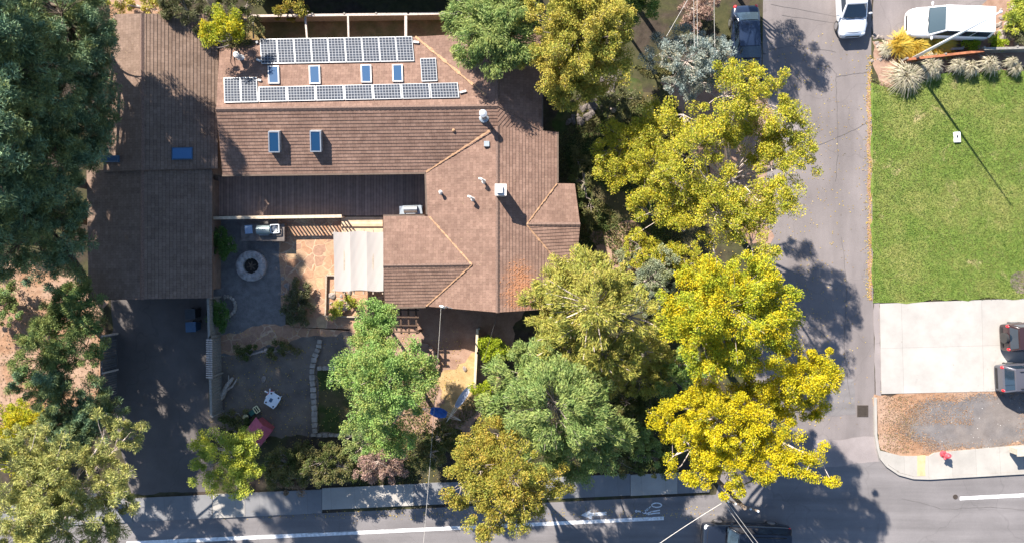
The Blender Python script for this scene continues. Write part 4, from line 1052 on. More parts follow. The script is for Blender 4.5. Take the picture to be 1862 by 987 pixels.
    for t0, t1 in ((.15, .5), (.5, .85)):
        m.bar(a.lerp(b, t0) + Vector((.075, 0, .03)), a.lerp(b, t1) + Vector((.03, 0, .06)), .025)
    m.build('wiper', 'trim_black', root)
    glass_q('rear_window', lo[2], lo[3], hi[3], hi[2], .08, .92, .12, .9, .03, 'car_glass')
    ns = cab.get('side', 2)
    for s, (p0, p1, q1, q0) in ((1, (lo[0], lo[3], hi[3], hi[0])), (-1, (lo[1], lo[2], hi[2], hi[1]))):
        for i in range(ns): glass_q('side_window', p0, p1, q1, q0, .05 + .91 * i / ns, .03 + .91 * (i + 1) / ns, .14, .88, .0, 'car_glass')
    if sunroof:
        g_ = MB(); rr = [[roofrow[1 + i][2 + j] + Vector((0, 0, .012)) for j in range(6)] for i in range(4)]
        for i in range(3):
            for j in range(5): g_.face([rr[i][j], rr[i][j + 1], rr[i + 1][j + 1], rr[i + 1][j]])
        g_.build('sunroof', 'car_glass', root, smooth=True)
    if rails:
        for s in (0, 1):
            g_ = MB(); c = [roofrow[i][1 if s else k - 1] + Vector((0, 0, .06)) for i in range(1, k)]; g_.tube([c[0] - Vector((0, 0, .06))] + c + [c[-1] - Vector((0, 0, .06))], .022, 6); g_.build('roof_rail', 'trim_black', root)
    for x in (L * .5 - cab.get('fw', .19) * L, -L * .5 + cab.get('rw', .2) * L):
        for s in (-1, 1):
            g_ = MB(); y0, y1 = s * (Wd / 2 - .2), s * (Wd / 2 + .02); r = cab.get('wr', .33)
            g_.tube([(x, y0, r), (x, y0 + s * .02, r), (x, y1 - s * .03, r), (x, y1, r)], [r * .9, r, r, r * .88], 22); wh = g_.build('wheel', 'tyre', root)
            g_ = MB(); g_.tube([(x, y1 + s * .001, r), (x, y1 + s * .012, r)], [r * .66, r * .62], 18)
            g_.build('rim', 'rim', wh)
            g_ = MB()
            n_ = 14; rr = [(x + (r + .07) * math.cos(math.pi * q / n_), r + (r + .07) * math.sin(math.pi * q / n_)) for q in range(n_ + 1)]
            for q in range(n_):
                (xa, za), (xb, zb2) = rr[q], rr[q + 1]; yy = s * (Wd / 2 + .006); yi = s * (Wd / 2 - .12)
                g_.face([(xa, yy, za), (xb, yy, zb2), (xb, yi, zb2), (xa, yi, za)])
            g_.build('wheel_arch', pm if 'white' in pm or 'silver' in pm else 'trim_black', root)
    zf, wf = prof[1][2], prof[1][1] * Wd / 2
    for s in (-1, 1):
        g_ = MB(); g_.blob((L / 2 - .035 * L - .03, s * wf * .80, zf - .02), .16, .2, .09, 3, 0, 12, 8); g_.build('headlight', 'lamp_clear', root, smooth=True)
        zr_, wr_ = prof[-2][2], prof[-2][1] * Wd / 2
        g_ = MB(); g_.blob((-L / 2 + .012 * L + .07, s * wr_ * .88, zr_ - .05), .14, .12, .17, 3, 0, 12, 8); g_.build('taillight', 'tail_red', root, smooth=True)
        g_ = MB(); mx = X(xb0) - .22; g_.blob((mx, s * (Wd / 2 + .13), zb + .08), .07, .13, .09, 3, .05, 10, 6); g_.build('mirror', mirror or pm, root, smooth=True)
    g_ = MB(); g_.box(-L / 2 - .02, -L / 2 + .06, -Wd * .36, Wd * .36, .36, .56); g_.build('bumper', 'trim_black', root, bevel=.02)
    g_ = MB(); g_.bar((L / 2 - .01, -Wd * .25, .55), (L / 2 - .01, Wd * .25, .55), .04, .14); g_.build('grille', 'trim_black', root)
    if spare:
        g_ = MB(); g_.tube([(-L / 2 - .19, 0, .85), (-L / 2 - .17, 0, .85), (-L / 2 - .02, 0, .85), (-L / 2, 0, .85)], [.3, .34, .34, .3], 20); g_.build('spare_wheel', 'tyre', root)
    return root
SEDAN = [(0, .70, .56), (.012, .84, .66), (.05, .93, .76), (.12, .97, .83), (.26, 1, .92), (.4, 1, .95), (.6, 1, .97), (.78, 1, .99), (.90, .97, .99), (.97, .90, .95), (.99, .84, .86), (1, .76, .6)]
SUVP = [(0, .74, .66), (.012, .88, .80), (.05, .95, .92), (.12, .98, .98), (.24, 1, 1.03), (.4, 1, 1.05), (.6, 1, 1.06), (.8, 1, 1.06), (.93, .98, 1.05), (.985, .93, 1.02), (.995, .9, .95), (1, .82, .6)]
VANP = [(0, .66, .60), (.012, .82, .72), (.05, .92, .84), (.12, .98, .94), (.22, 1, 1.03), (.4, 1, 1.06), (.6, 1, 1.06), (.8, 1, 1.06), (.93, .99, 1.05), (.985, .96, 1.03), (.995, .93, .95), (1, .86, .6)]
vehicle('parked_van', 'white parked van with bright flat roof beside the rock bed', 1711, 50, math.radians(178), 5.1, 1.95, 1.78, 'paint_car_white', VANP, dict(x=(.215, .375, .965, .995), belt=1.02, wt=.82, wb=.95, side=3), 'car_glass_clear')
vehicle('parked_hatchback', 'white parked hatchback with dark windshield at the top of the street', 1539, 12, math.radians(-87), 4.3, 1.78, 1.48, 'paint_car_silver', SEDAN, dict(x=(.25, .43, .86, .98), belt=.92, side=2), sunroof=True)
vehicle('parked_sedan', 'glossy black sedan parked beside the silvery spruce', 1351, 84, math.radians(-87.5), 4.75, 1.82, 1.45, 'paint_car_black', SEDAN, dict(x=(.28, .42, .74, .9), belt=.93, side=2, wt=.72), group=None)
vehicle('parked_suv', 'dark maroon hatchback with a spare wheel parked on the concrete driveway', 1873, 608, math.radians(3), 4.3, 1.85, 1.7, 'paint_car_maroon', SUVP, dict(x=(.26, .38, .93, .985), belt=1.02, side=3, wr=.36), spare=True, rails=True)
vehicle('parked_suv', 'grey estate with pale roof rails parked nearest the gravel', 1866, 681, math.radians(3), 4.5, 1.85, 1.66, 'paint_car_grey', SUVP, dict(x=(.26, .38, .90, .985), belt=1.02, side=3, wr=.35), rails=True)
vehicle('moving_pickup', 'dark blue truck cut off by the lower edge on the main road', 1350, 972, math.radians(178), 5.6, 2.0, 1.9, 'paint_truck', SUVP, dict(x=(.26, .36, .94, .985), belt=1.15, side=3, wr=.4), rails=True)

# ------------------------------------------------------------------ trees and plants
Yl = lambda *a: list(a)
leaf_mat('leaf_yellow', Yl((.50, .44, .015), (.60, .48, .015), (.64, .47, .02), (.40, .42, .02), (.28, .34, .03)), Yl((.36, .41, .025), (.29, .37, .03), (.50, .45, .02), (.17, .25, .03)))
leaf_mat('leaf_gold', Yl((.60, .50, .010), (.68, .55, .012), (.52, .44, .014), (.62, .51, .014), (.34, .36, .02)), Yl((.58, .45, .014), (.66, .54, .012), (.46, .39, .02), (.28, .31, .025), (.20, .24, .02)))
leaf_mat('leaf_yellowgreen', Yl((.54, .47, .035), (.62, .50, .035), (.42, .44, .04), (.26, .33, .035), (.50, .37, .08)), Yl((.30, .37, .035), (.44, .45, .04), (.56, .46, .04), (.17, .23, .03), (.54, .41, .10)))
leaf_mat('leaf_orange', Yl((.44, .32, .05), (.50, .36, .06), (.34, .32, .05), (.22, .25, .04), (.44, .27, .06)), Yl((.24, .27, .045), (.33, .34, .05), (.44, .33, .06), (.15, .19, .035)))
leaf_mat('leaf_ochre', Yl((.50, .41, .065), (.56, .45, .08), (.38, .39, .065), (.52, .36, .10)), Yl((.28, .33, .055), (.40, .40, .065), (.52, .42, .08), (.19, .24, .04)))
leaf_mat('leaf_olive', Yl((.42, .41, .075), (.50, .45, .09), (.30, .33, .065), (.50, .36, .12)), Yl((.26, .31, .06), (.37, .39, .07), (.47, .41, .09), (.17, .21, .05)))
leaf_mat('leaf_fine_green', Yl((.19, .30, .08), (.25, .35, .10), (.32, .39, .13), (.13, .22, .055)), Yl((.27, .36, .10), (.37, .41, .13), (.17, .26, .065)))
leaf_mat('leaf_bright_green', Yl((.17, .32, .07), (.24, .39, .10), (.30, .43, .13), (.12, .23, .05)), Yl((.27, .39, .09), (.37, .43, .12), (.18, .31, .08), (.42, .39, .11)))
leaf_mat('leaf_sage', Yl((.30, .34, .22), (.22, .27, .17), (.38, .40, .28)), Yl((.34, .36, .19), (.24, .28, .14)))
leaf_mat('leaf_spruce', Yl((.28, .36, .35), (.38, .46, .43), (.48, .53, .49), (.17, .24, .23)), Yl((.46, .44, .34), (.33, .38, .33), (.24, .30, .27), (.50, .42, .28)))
leaf_mat('leaf_pine', Yl((.13, .23, .15), (.18, .29, .17), (.25, .36, .19), (.07, .13, .08)), Yl((.16, .23, .09), (.26, .29, .10), (.08, .14, .07)), .15)
leaf_mat('leaf_pine_light', Yl((.38, .41, .11), (.46, .47, .15), (.54, .51, .19), (.22, .26, .08)), Yl((.27, .32, .10), (.38, .40, .13), (.52, .47, .16)), .2)
leaf_mat('leaf_pine_mid', Yl((.15, .26, .095), (.21, .32, .11), (.30, .38, .12), (.08, .14, .055)), Yl((.19, .25, .08), (.28, .31, .10)), .2)
leaf_mat('leaf_bush', Yl((.07, .15, .035), (.10, .20, .045), (.15, .25, .05), (.05, .10, .025)), None)
leaf_mat('leaf_lime', Yl((.26, .36, .02), (.34, .42, .025), (.42, .46, .03), (.18, .26, .02)), None)
leaf_mat('leaf_smalltree', Yl((.42, .47, .05), (.54, .53, .07), (.32, .39, .05), (.60, .55, .08)), Yl((.26, .34, .06), (.38, .43, .07)))
leaf_mat('leaf_juniper', Yl((.13, .15, .06), (.18, .18, .08), (.08, .10, .04), (.26, .23, .14)), None)
leaf_mat('leaf_brown', Yl((.30, .20, .13), (.36, .25, .17), (.22, .15, .10), (.26, .22, .09)), None)
leaf_mat('leaf_pinkbrown', Yl((.38, .24, .20), (.46, .31, .26), (.28, .18, .15), (.34, .27, .16)), None)
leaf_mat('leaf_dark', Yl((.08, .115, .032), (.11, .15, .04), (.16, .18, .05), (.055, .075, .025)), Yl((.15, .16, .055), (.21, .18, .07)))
leaf_mat('grass_pale', Yl((.52, .46, .34), (.60, .54, .42), (.42, .38, .26), (.38, .38, .24)), None)
leaf_mat('grass_gold', Yl((.64, .44, .05), (.72, .50, .07), (.54, .38, .06), (.46, .40, .10)), None)
leaf_mat('leaf_needles', Yl((.34, .20, .12), (.26, .15, .085), (.40, .27, .17), (.30, .22, .16)), None)
leaf_mat('leaf_litter', Yl((.50, .36, .07), (.58, .44, .10), (.36, .22, .08), (.60, .48, .22)), None)

def smooth_noise(P, seed, fr):
    r = np.random.default_rng(seed); out = np.zeros(len(P))
    for k in range(5):
        d = r.normal(size=3); d /= np.linalg.norm(d); out += np.sin(P @ d * fr * r.uniform(.7, 2.2) + r.uniform(0, 6.28))
    return out / 5
def quad_mesh(name, V4, mat, parent=None):
    n = len(V4); me = bpy.data.meshes.new(name)
    me.vertices.add(n * 4); me.vertices.foreach_set('co', V4.reshape(-1).astype(np.float32))
    me.loops.add(n * 4); me.loops.foreach_set('vertex_index', np.arange(n * 4, dtype=np.int32))
    me.polygons.add(n); me.polygons.foreach_set('loop_start', np.arange(0, n * 4, 4, dtype=np.int32)); me.polygons.foreach_set('loop_total', np.full(n, 4, np.int32))
    me.update(calc_edges=True); me.materials.append(MATS[mat])
    o = bpy.data.objects.new(name, me); COL.objects.link(o)
    if parent: o.parent = parent
    return o
def unit(a): return a / np.maximum(np.linalg.norm(a, axis=-1, keepdims=True), 1e-9)
def leaf_quads(rng, P, D, L, Wd, flat=.6):
    """leaf blades centred on P, pointing along D with some scatter"""
    n = len(P); t = unit(D + rng.normal(size=(n, 3)) * .55)
    up = unit(rng.normal(size=(n, 3)) * (1 - flat) * 1.6 + np.array([0, 0, 1.0]) * flat * 1.6)
    b = unit(np.cross(up, t)); L = L * rng.uniform(.65, 1.3, (n, 1)); w = Wd * rng.uniform(.65, 1.3, (n, 1))
    nn = np.cross(t, b)
    return np.stack([P - t * L / 2, P + b * w / 2 + nn * w * .12 - t * L * .05, P + t * L / 2 - nn * L * .08, P - b * w / 2 + nn * w * .12 - t * L * .05], 1)

STY = dict(
    broad=dict(cl=10.0, per=250, rc=.42, L=.10, W=.064, flat=.5, gap=.18),
    sparse=dict(cl=9.0, per=220, rc=.41, L=.098, W=.060, flat=.45, gap=.33),
    small=dict(cl=11.0, per=230, rc=.36, L=.095, W=.06, flat=.45, gap=.24),
    fine=dict(cl=10.5, per=140, rc=.42, L=.22, W=.045, flat=.55, gap=.1),
    tuft=dict(cl=8.0, per=200, rc=.36, L=.21, W=.038, flat=.3, gap=.34),
    needle=dict(cl=8.0, per=180, rc=.43, L=.25, W=.040, flat=.3, gap=.22),
    spruce=dict(cl=12.0, per=110, rc=.28, L=.13, W=.05, flat=.4, gap=.14),
    bush=dict(cl=14.0, per=120, rc=.26, L=.10, W=.06, flat=.4, gap=.0),
)
TSEED = [100]; LS = 1.22; ZS = 1.22   # crown fill, height of the crowns
def tree(name, label, cat, lobes, mat, style='broad', bark='bark_grey', base=None, trunk_r=.2, group=None, dens=1.0, zs=.62, twigs=True, tws=1.0):
    TSEED[0] += 1; rng = np.random.default_rng(TSEED[0]); st = STY[style]
    if cat == 'tree':
        lobes = [(a, b, c * ZS, d) for a, b, c, d in lobes]
        ws = sum(q[3] ** 2 for q in lobes); mx, my = sum(q[0] * q[3] ** 2 for q in lobes) / ws, sum(q[1] * q[3] ** 2 for q in lobes) / ws
        lobes += [(a + (mx - a) * .45, b + (my - b) * .45, c * .86, d * .72) for a, b, c, d in lobes[1::2]]
    else: lobes = lobes + [(a + (931 - a) * c * .5 / H, b + (493 - b) * c * .5 / H, c * .45, d * .85) for a, b, c, d in lobes if c > 1.3]
    C = [W(px, py, z) for px, py, z, r in lobes]; R = [r / PX * (H - z) / H * LS for px, py, z, r in lobes]
    wsum = sum(r * r for r in R)
    if base is None:
        b = sum((c * (r * r) for c, r in zip(C, R)), Vector()) / wsum; base = Vector((b.x, b.y, 0))
    else: base = W(*base, 0)
    root = thing(name, label, cat, base, 0, group)
    quads = []; tw = MB(); zmean = sum(c.z * r * r for c, r in zip(C, R)) / wsum
    fork = Vector((0, 0, max(.25, zmean * .45)))
    nodes = []
    tw.tube([(0, 0, -.02), (trunk_r * .3, -trunk_r * .2, fork.z * .5), fork, fork + Vector((.05, .05, max(.2, zmean * .25)))], [trunk_r * 1.25, trunk_r * .95, trunk_r * .85, trunk_r * .4], 9)
    for c, r in zip(C, R):
        cl = c - base; rz = r * zs
        start = fork + Vector((0, 0, rng.uniform(0, zmean * .2)))
        end = cl - Vector((0, 0, rz * .35)); midp = start.lerp(end, .5) + Vector((rng.normal() * .15, rng.normal() * .15, .12 * r))
        q1 = start.lerp(midp, .5); q2 = midp.lerp(end, .5) + Vector((rng.normal() * .08, rng.normal() * .08, 0))
        rr = min(trunk_r * .6, .05 + r * .04)
        tw.tube([start, q1, midp, q2, end], [rr, rr * .85, rr * .7, rr * .5, rr * .35], 6)
        n = max(6, int(st['cl'] * r * r * dens * 1.25)) 
        d = unit(rng.normal(size=(n, 3))); d[:, 2] = np.where(d[:, 2] < -.25, -d[:, 2] * .6, d[:, 2]); d = unit(d)
        rad = rng.uniform(.12, 1.0, n) ** .5
        lump = .93 + .28 * smooth_noise(d, TSEED[0] * 7 + int(c.x * 13) % 97, 3.2)
        p = d * (rad * lump)[:, None] * np.array([r, r, rz])
        keep = smooth_noise(p + np.array(cl), TSEED[0] * 3, 1.5) > (-.62 + st['gap'] * 1.6)
        keep |= rng.uniform(size=n) < .15
        p, d = p[keep], d[keep]; n = len(p)
        if n == 0: continue
        per = st['per']; rc = st['rc'] * rng.uniform(.6, 1.3, n)
        g_ = rng.normal(size=(n, per, 3)); g_ = unit(g_) * (rng.uniform(0, 1, (n, per, 1)) ** .45)
        off = g_ * rc[:, None, None] * np.array([1, 1, .65])
        P = (p[:, None, :] + off).reshape(-1, 3) + np.array(cl)
        outd = np.repeat(unit(p + np.array([0, 0, .2])), per, 0)
        if style in ('needle', 'spruce', 'tuft'): D = unit(off.reshape(-1, 3) + outd * .15 + np.array([0, 0, .12])); 
        elif style == 'fine': D = unit(outd * np.array([1, 1, .3]) + off.reshape(-1, 3) * .6 - np.array([0, 0, .25]))
        else: D = unit(off.reshape(-1, 3) * .6 + outd * .4 + np.array([0, 0, -.15]))
        quads.append(leaf_quads(rng, P, D, st['L'], st['W'], st['flat']))
        if twigs:
            sel = rng.permutation(n)[:max(4, int(n * .55))]
            for k in sel:
                e = Vector(p[k]) + cl; s_ = end if rng.uniform() < .6 else q2
                m_ = s_.lerp(e, .55) + Vector((rng.normal() * .12, rng.normal() * .12, .05 + rng.normal() * .05))
                e2 = e + (e - m_) * .35
                tw.tube([s_, m_, e, e2], [.028 * tws, .02 * tws, .013 * tws, .006 * tws], 3, cap=False)
    V4 = np.concatenate(quads); V4[:, :, 2] = np.maximum(V4[:, :, 2], .03)
    quad_mesh('crown' if cat == 'tree' else 'foliage', V4, mat, root)
    tw.build('trunk' if cat == 'tree' else 'stem', bark, root, smooth=True)
    return root

T = 'tree'
# conifers on the left boundary
tree('pine_tree', 'dark green pine overhanging the garage roof in the upper left corner', T, [(140, 60, 6.0, 75), (60, 110, 8.0, 90), (20, 40, 9.5, 75), (155, 140, 5.5, 55), (-20, 90, 11.0, 85), (100, 20, 7.5, 70), (170, 90, 5.0, 45), (160, 15, 6.0, 45), (190, 70, 4.5, 22), (-40, 30, 12.0, 95), (-60, 100, 7.4, 70), (-90, 30, 8.0, 70), (-149, -47, 12.3, 105), (-265, -105, 14.75, 90)], 'leaf_pine', 'needle', 'bark_dark', trunk_r=.32, base=(212, 80))
tree('pine_tree', 'dark green pine beside the middle of the garage ridge, second from the top', T, [(125, 220, 5.5, 80), (50, 220, 8.0, 90), (150, 290, 5.0, 58), (0, 280, 10.0, 85), (95, 290, 7.0, 75), (20, 170, 9.0, 70), (175, 190, 4.5, 38), (170, 240, 4.5, 35), (-60, 200, 12.0, 100), (10, 120, 11.0, 90), (60, 160, 9.0, 70), (-60, 190, 7.4, 70), (-60, 270, 7.2, 70), (-110, 240, 7.4, 60), (-149, 202, 12.3, 105), (-265, 171, 14.75, 90)], 'leaf_pine', 'needle', 'bark_dark', trunk_r=.32, base=(192, 225))
tree('pine_tree', 'dark green pine beside the lower garage roof above the bare needle ground', T, [(90, 400, 6.0, 78), (40, 350, 8.0, 85), (125, 445, 4.6, 45), (20, 445, 8.5, 70), (-30, 390, 10.5, 85), (120, 360, 5.5, 55), (70, 470, 5.5, 45), (140, 400, 4.4, 30), (-40, 300, 12.0, 95), (20, 320, 10.0, 80), (-80, 340, 5.8, 60), (-40, 300, 7.0, 60), (-90, 400, 6.0, 55), (-149, 410, 12.3, 100), (-265, 401, 14.75, 85)], 'leaf_pine', 'needle', 'bark_dark', trunk_r=.3, base=(165, 400))
tree('pine_tree', 'tall pine at the left edge shading the driveway from the bare needle ground', T, [(-110, 300, 10.0, 80), (-180, 400, 10.0, 80), (-90, 430, 9.5, 70), (-160, 520, 8.0, 65), (-230, 480, 9.0, 70)], 'leaf_pine', 'needle', 'bark_dark', trunk_r=.3, dens=0.27)
tree('pine_tree', 'tall pine at the left edge level with the top of the bare needle ground', T, [(-60, 340, 11.0, 70), (-130, 230, 12.0, 80), (-70, 250, 12.0, 70), (-200, 300, 11.0, 70)], 'leaf_pine', 'needle', 'bark_dark', trunk_r=.3, dens=0.55)
tree('street_tree', 'street tree at the upper edge casting dappled shade beside the black sedan', T, [(1325, -150, 5.0, 60), (1375, -190, 5.4, 55), (1300, -220, 6.0, 60), (1400, -130, 4.6, 35), (1345, -80, 4.2, 35), (1420, -60, 4.2, 28)], 'leaf_yellowgreen', 'sparse', trunk_r=.16, dens=0.65)
tree('street_tree', 'dark tree beyond the upper edge shading the ground beside the spruce', T, [(1160, -50, 5, 50), (1210, -100, 5.4, 60), (1130, -110, 5.6, 60), (1230, -30, 4.4, 30)], 'leaf_bright_green', 'broad', trunk_r=.16)
tree('young_pine', 'mid green young pine standing on orange needles beside the driveway fence', T, [(120, 590, 3.4, 52), (150, 550, 3.06, 42), (75, 650, 3.83, 46), (150, 630, 3.23, 46), (175, 590, 2.55, 26), (105, 660, 3.4, 36), (60, 610, 3.4, 25), (135, 560, 3.2, 40), (100, 620, 3.4, 40)], 'leaf_pine_mid', 'tuft', 'bark_dark', trunk_r=.15, base=(176, 600), dens=1.4)
tree('young_pine', 'dark shaded pine between the young pine and the sunlit pine', T, [(120, 740, 3.57, 60), (70, 715, 4.25, 46), (165, 735, 2.89, 42), (150, 780, 3.4, 45), (90, 690, 3.4, 30), (205, 750, 2.55, 28), (130, 760, 3.4, 50), (100, 720, 3.6, 40), (180, 760, 3, 35)], 'leaf_pine', 'tuft', 'bark_dark', trunk_r=.2, base=(176, 750), dens=1.4)
tree('pine_tree', 'large sunlit yellow green pine in the lower left corner', T, [(70, 890, 5.85, 95), (180, 800, 4.95, 52), (160, 890, 5.22, 75), (235, 785, 4.05, 32), (110, 975, 5.85, 80), (25, 850, 6.3, 75), (205, 925, 4.14, 42), (10, 960, 7.2, 85), (215, 855, 4.14, 32), (100, 830, 4.95, 45), (190, 975, 4.5, 40), (50, 800, 4.5, 35)], 'leaf_pine_light', 'tuft', 'bark_pale', trunk_r=.3, base=(190, 880))
tree('shrub', 'rounded dark green shrub at the left edge of the needle ground', 'shrub', [(8, 560, 1.2, 32), (14, 530, 1.0, 22), (-15, 545, 1.3, 35)], 'leaf_pine_mid', 'bush')
tree('yellow_bush', 'bright yellow bush at the left edge', 'shrub', [(18, 800, 3, 42), (10, 765, 2.6, 34), (45, 775, 2.5, 30), (30, 830, 2.6, 32)], 'leaf_yellow', 'small')
# trees along the upper edge
tree('shrubby_tree', 'grey green tree leaning over the top of the garage roof', T, [(335, 14, 2.88, 44), (300, 10, 2.74, 28), (385, 12, 2.45, 42), (370, 45, 2.3, 26), (350, 40, 2.59, 25)], 'leaf_juniper', 'tuft', trunk_r=.13)
tree('shrubby_tree', 'dark green tree at the top beside the boundary fence', T, [(425, 15, 2.52, 40), (450, 45, 2.1, 30), (420, 50, 2.1, 34), (445, 5, 2.38, 34)], 'leaf_dark', 'small', trunk_r=.13)
tree('yellow_tree', 'small bright yellow tree over the gap between garage and house', T, [(398, 52, 3.98, 28), (405, 40, 3.76, 24), (385, 74, 3.54, 18), (420, 55, 3.65, 20), (392, 85, 3.31, 13)], 'leaf_yellow', 'small', trunk_r=.08)
tree('orange_shrub', 'small orange leaved shrub on top of the boundary fence', 'shrub', [(525, 17, 1.6, 15), (545, 16, 1.6, 13), (505, 18, 1.6, 9)], 'leaf_orange', 'bush')
tree('orange_shrub', 'orange shrub above the garage ridge at the upper edge', 'shrub', [(272, 8, 1.6, 18), (220, 4, 1.5, 18)], 'leaf_ochre', 'bush')
tree('green_tree', 'feathery pale green tree overhanging the house roof corner', T, [(885, 50, 4.6, 58), (900, 92, 4.4, 44), (858, 85, 4.2, 34), (930, 75, 4.6, 46), (862, 20, 4.6, 46), (925, 20, 5, 46), (845, 50, 4.1, 28)], 'leaf_fine_green', 'fine', trunk_r=.16)
tree('ochre_tree', 'large yellow ochre tree at the top centre', T, [(1050, 60, 5.41, 76), (1010, 108, 4.59, 54), (1098, 105, 4.76, 48), (1040, 150, 3.94, 44), (1000, 30, 5.08, 54), (1105, 40, 5.08, 48), (1060, 5, 5.58, 60), (1075, 140, 3.94, 38), (980, 70, 4.59, 36)], 'leaf_ochre', 'broad', trunk_r=.24)
tree('green_tree', 'small bright green tree at the upper edge beside the ochre tree', T, [(1160, 12, 3.4, 30), (1140, 5, 3.6, 30), (1175, 2, 3.2, 20)], 'leaf_bright_green', 'small', trunk_r=.09)
tree('pinkish_shrub', 'pinkish brown shrub under wires at the upper edge', 'shrub', [(1262, 15, 1.6, 26), (1285, 10, 1.6, 22), (1260, 45, 1.2, 15)], 'leaf_pinkbrown', 'bush')
tree('silver_spruce', 'silvery blue spruce beside the black sedan', T, [(1250, 108, 4.2, 50), (1290, 85, 3.4, 36), (1205, 95, 3.2, 30), (1270, 145, 3.2, 44), (1232, 150, 3, 30), (1315, 95, 3, 26), (1240, 70, 3.2, 26), (1300, 125, 3, 28), (1185, 110, 2.6, 18)], 'leaf_spruce', 'spruce', 'bark_pale', trunk_r=.15)
# trees of the right hand yard
tree('understory_tree', 'olive half shaded tree between the rock swale and the sparse yellow tree', T, [(1140, 250, 2.8, 52), (1185, 310, 3.2, 56), (1130, 320, 2.4, 42), (1175, 225, 2.8, 36), (1110, 270, 2, 30)], 'leaf_yellowgreen', 'sparse', trunk_r=.12)
tree('sparse_tree', 'tall sparse yellow green tree leaning over the side street', T, [(1245, 205, 6.72, 52), (1320, 170, 7.62, 52), (1395, 185, 7.39, 48), (1445, 225, 6.94, 40), (1260, 280, 7.62, 58), (1405, 300, 6.94, 42), (1450, 290, 6.72, 38), (1310, 385, 7.39, 52), (1415, 395, 6.94, 50), (1450, 370, 6.72, 34), (1190, 390, 6.05, 48), (1245, 420, 6.27, 46), (1370, 440, 6.72, 46), (1300, 450, 6.27, 42), (1350, 130, 6.72, 26), (1240, 340, 6.72, 45), (1330, 330, 7.39, 35), (1465, 250, 6.27, 22), (1385, 240, 6.72, 30), (1300, 250, 6.94, 42), (1290, 320, 7.17, 44), (1370, 350, 6.94, 36), (1320, 225, 6.94, 34), (1350, 400, 6.72, 40), (1220, 330, 6.27, 36), (1400, 255, 6.72, 26)], 'leaf_yellowgreen', 'sparse', 'bark_pale', base=(1285, 345), trunk_r=.26)
tree('sage_shrub', 'pale sage green shrub wedged between the yellow trees', 'shrub', [(1190, 510, 3, 34), (1178, 545, 2.8, 30), (1205, 480, 2.8, 24), (1145, 470, 1, 24)], 'leaf_sage', 'bush')
tree('ochre_tree', 'ochre and green tree with pale bare twigs at the house corner', T, [(1080, 555, 7.26, 78), (1012, 520, 5.94, 44), (1145, 575, 6.38, 56), (1100, 640, 6.16, 56), (1038, 620, 5.94, 52), (1062, 485, 5.94, 36), (1150, 640, 5.5, 42), (975, 545, 5.06, 26), (985, 590, 5.06, 30), (1120, 505, 5.94, 36), (1110, 680, 5.06, 32)], 'leaf_olive', 'fine', 'bark_pale', trunk_r=.22, tws=2.2)
tree('yellow_tree', 'dense lemon yellow and green tree beside the side street', T, [(1330, 555, 9.52, 82), (1250, 535, 8.2, 44), (1395, 550, 8.73, 52), (1280, 610, 8.73, 58), (1395, 615, 8.2, 48), (1365, 515, 8.73, 42), (1235, 590, 7.41, 32), (1335, 645, 7.93, 44), (1425, 580, 7.67, 26), (1290, 510, 7.93, 32)], 'leaf_yellow', 'broad', trunk_r=.26)
tree('golden_tree', 'golden yellow tree spreading its limbs over the street corner', T, [(1300, 760, 8.1, 50), (1250, 800, 7.34, 40), (1365, 765, 8.1, 44), (1455, 675, 8.35, 46), (1500, 685, 8.1, 32), (1420, 715, 7.84, 36), (1430, 815, 7.84, 44), (1495, 835, 7.84, 36), (1325, 850, 7.59, 40), (1275, 715, 7.34, 36), (1215, 770, 6.58, 32), (1385, 845, 7.59, 32), (1320, 890, 7.08, 22), (1475, 745, 7.08, 28), (1275, 850, 7.08, 32), (1490, 650, 7.84, 24), (1350, 800, 7.59, 36), (1360, 720, 6.83, 30), (1240, 745, 6.44, 36), (1205, 800, 5.98, 30), (1335, 710, 6.67, 32), (1405, 770, 7.13, 34), (1290, 815, 6.9, 38), (1225, 830, 6.21, 28)], 'leaf_gold', 'small', 'bark_pale', base=(1310, 735), trunk_r=.26)
tree('locust_tree', 'feathery mid green tree below the house corner', T, [(1010, 735, 7.32, 80), (945, 680, 5.86, 48), (1070, 775, 6.59, 56), (1090, 825, 5.61, 36), (985, 820, 6.1, 46), (925, 735, 5.61, 46), (1115, 785, 5.86, 34), (1000, 670, 6.1, 44), (1060, 710, 6.34, 46), (960, 640, 4.88, 28), (1040, 840, 5.12, 32)], 'leaf_fine_green', 'fine', trunk_r=.2)
tree('orange_tree', 'orange and olive tree overhanging the pavement at the lower centre', T, [(870, 850, 7.21, 60), (930, 870, 7.84, 64), (900, 925, 7.53, 50), (868, 795, 6.27, 36), (985, 880, 6.9, 44), (1022, 888, 5.96, 22), (838, 885, 6.59, 32), (945, 925, 6.9, 38), (890, 960, 6.59, 22), (905, 790, 6.59, 36)], 'leaf_orange', 'small', trunk_r=.18)
tree('green_tree', 'bright green tree in the middle of the front yard', T, [(678, 590, 4.68, 34), (690, 610, 4.68, 30), (700, 690, 6.88, 70), (650, 680, 5.78, 40), (750, 690, 5.23, 42), (725, 755, 5.78, 46), (655, 740, 5.5, 38), (705, 790, 4.68, 40), (668, 640, 5.23, 36), (730, 650, 5.5, 32), (775, 670, 4.4, 22), (690, 560, 4.12, 20)], 'leaf_bright_green', 'broad', trunk_r=.17)
tree('small_tree', 'small yellow green tree with bare twigs beside the pavement', T, [(412, 825, 4.88, 42), (440, 848, 4.71, 42), (380, 850, 4.23, 30), (450, 810, 4.23, 28), (375, 815, 4.23, 26), (465, 860, 3.9, 20), (415, 870, 3.9, 28)], 'leaf_smalltree', 'small', 'bark_pale', trunk_r=.1)
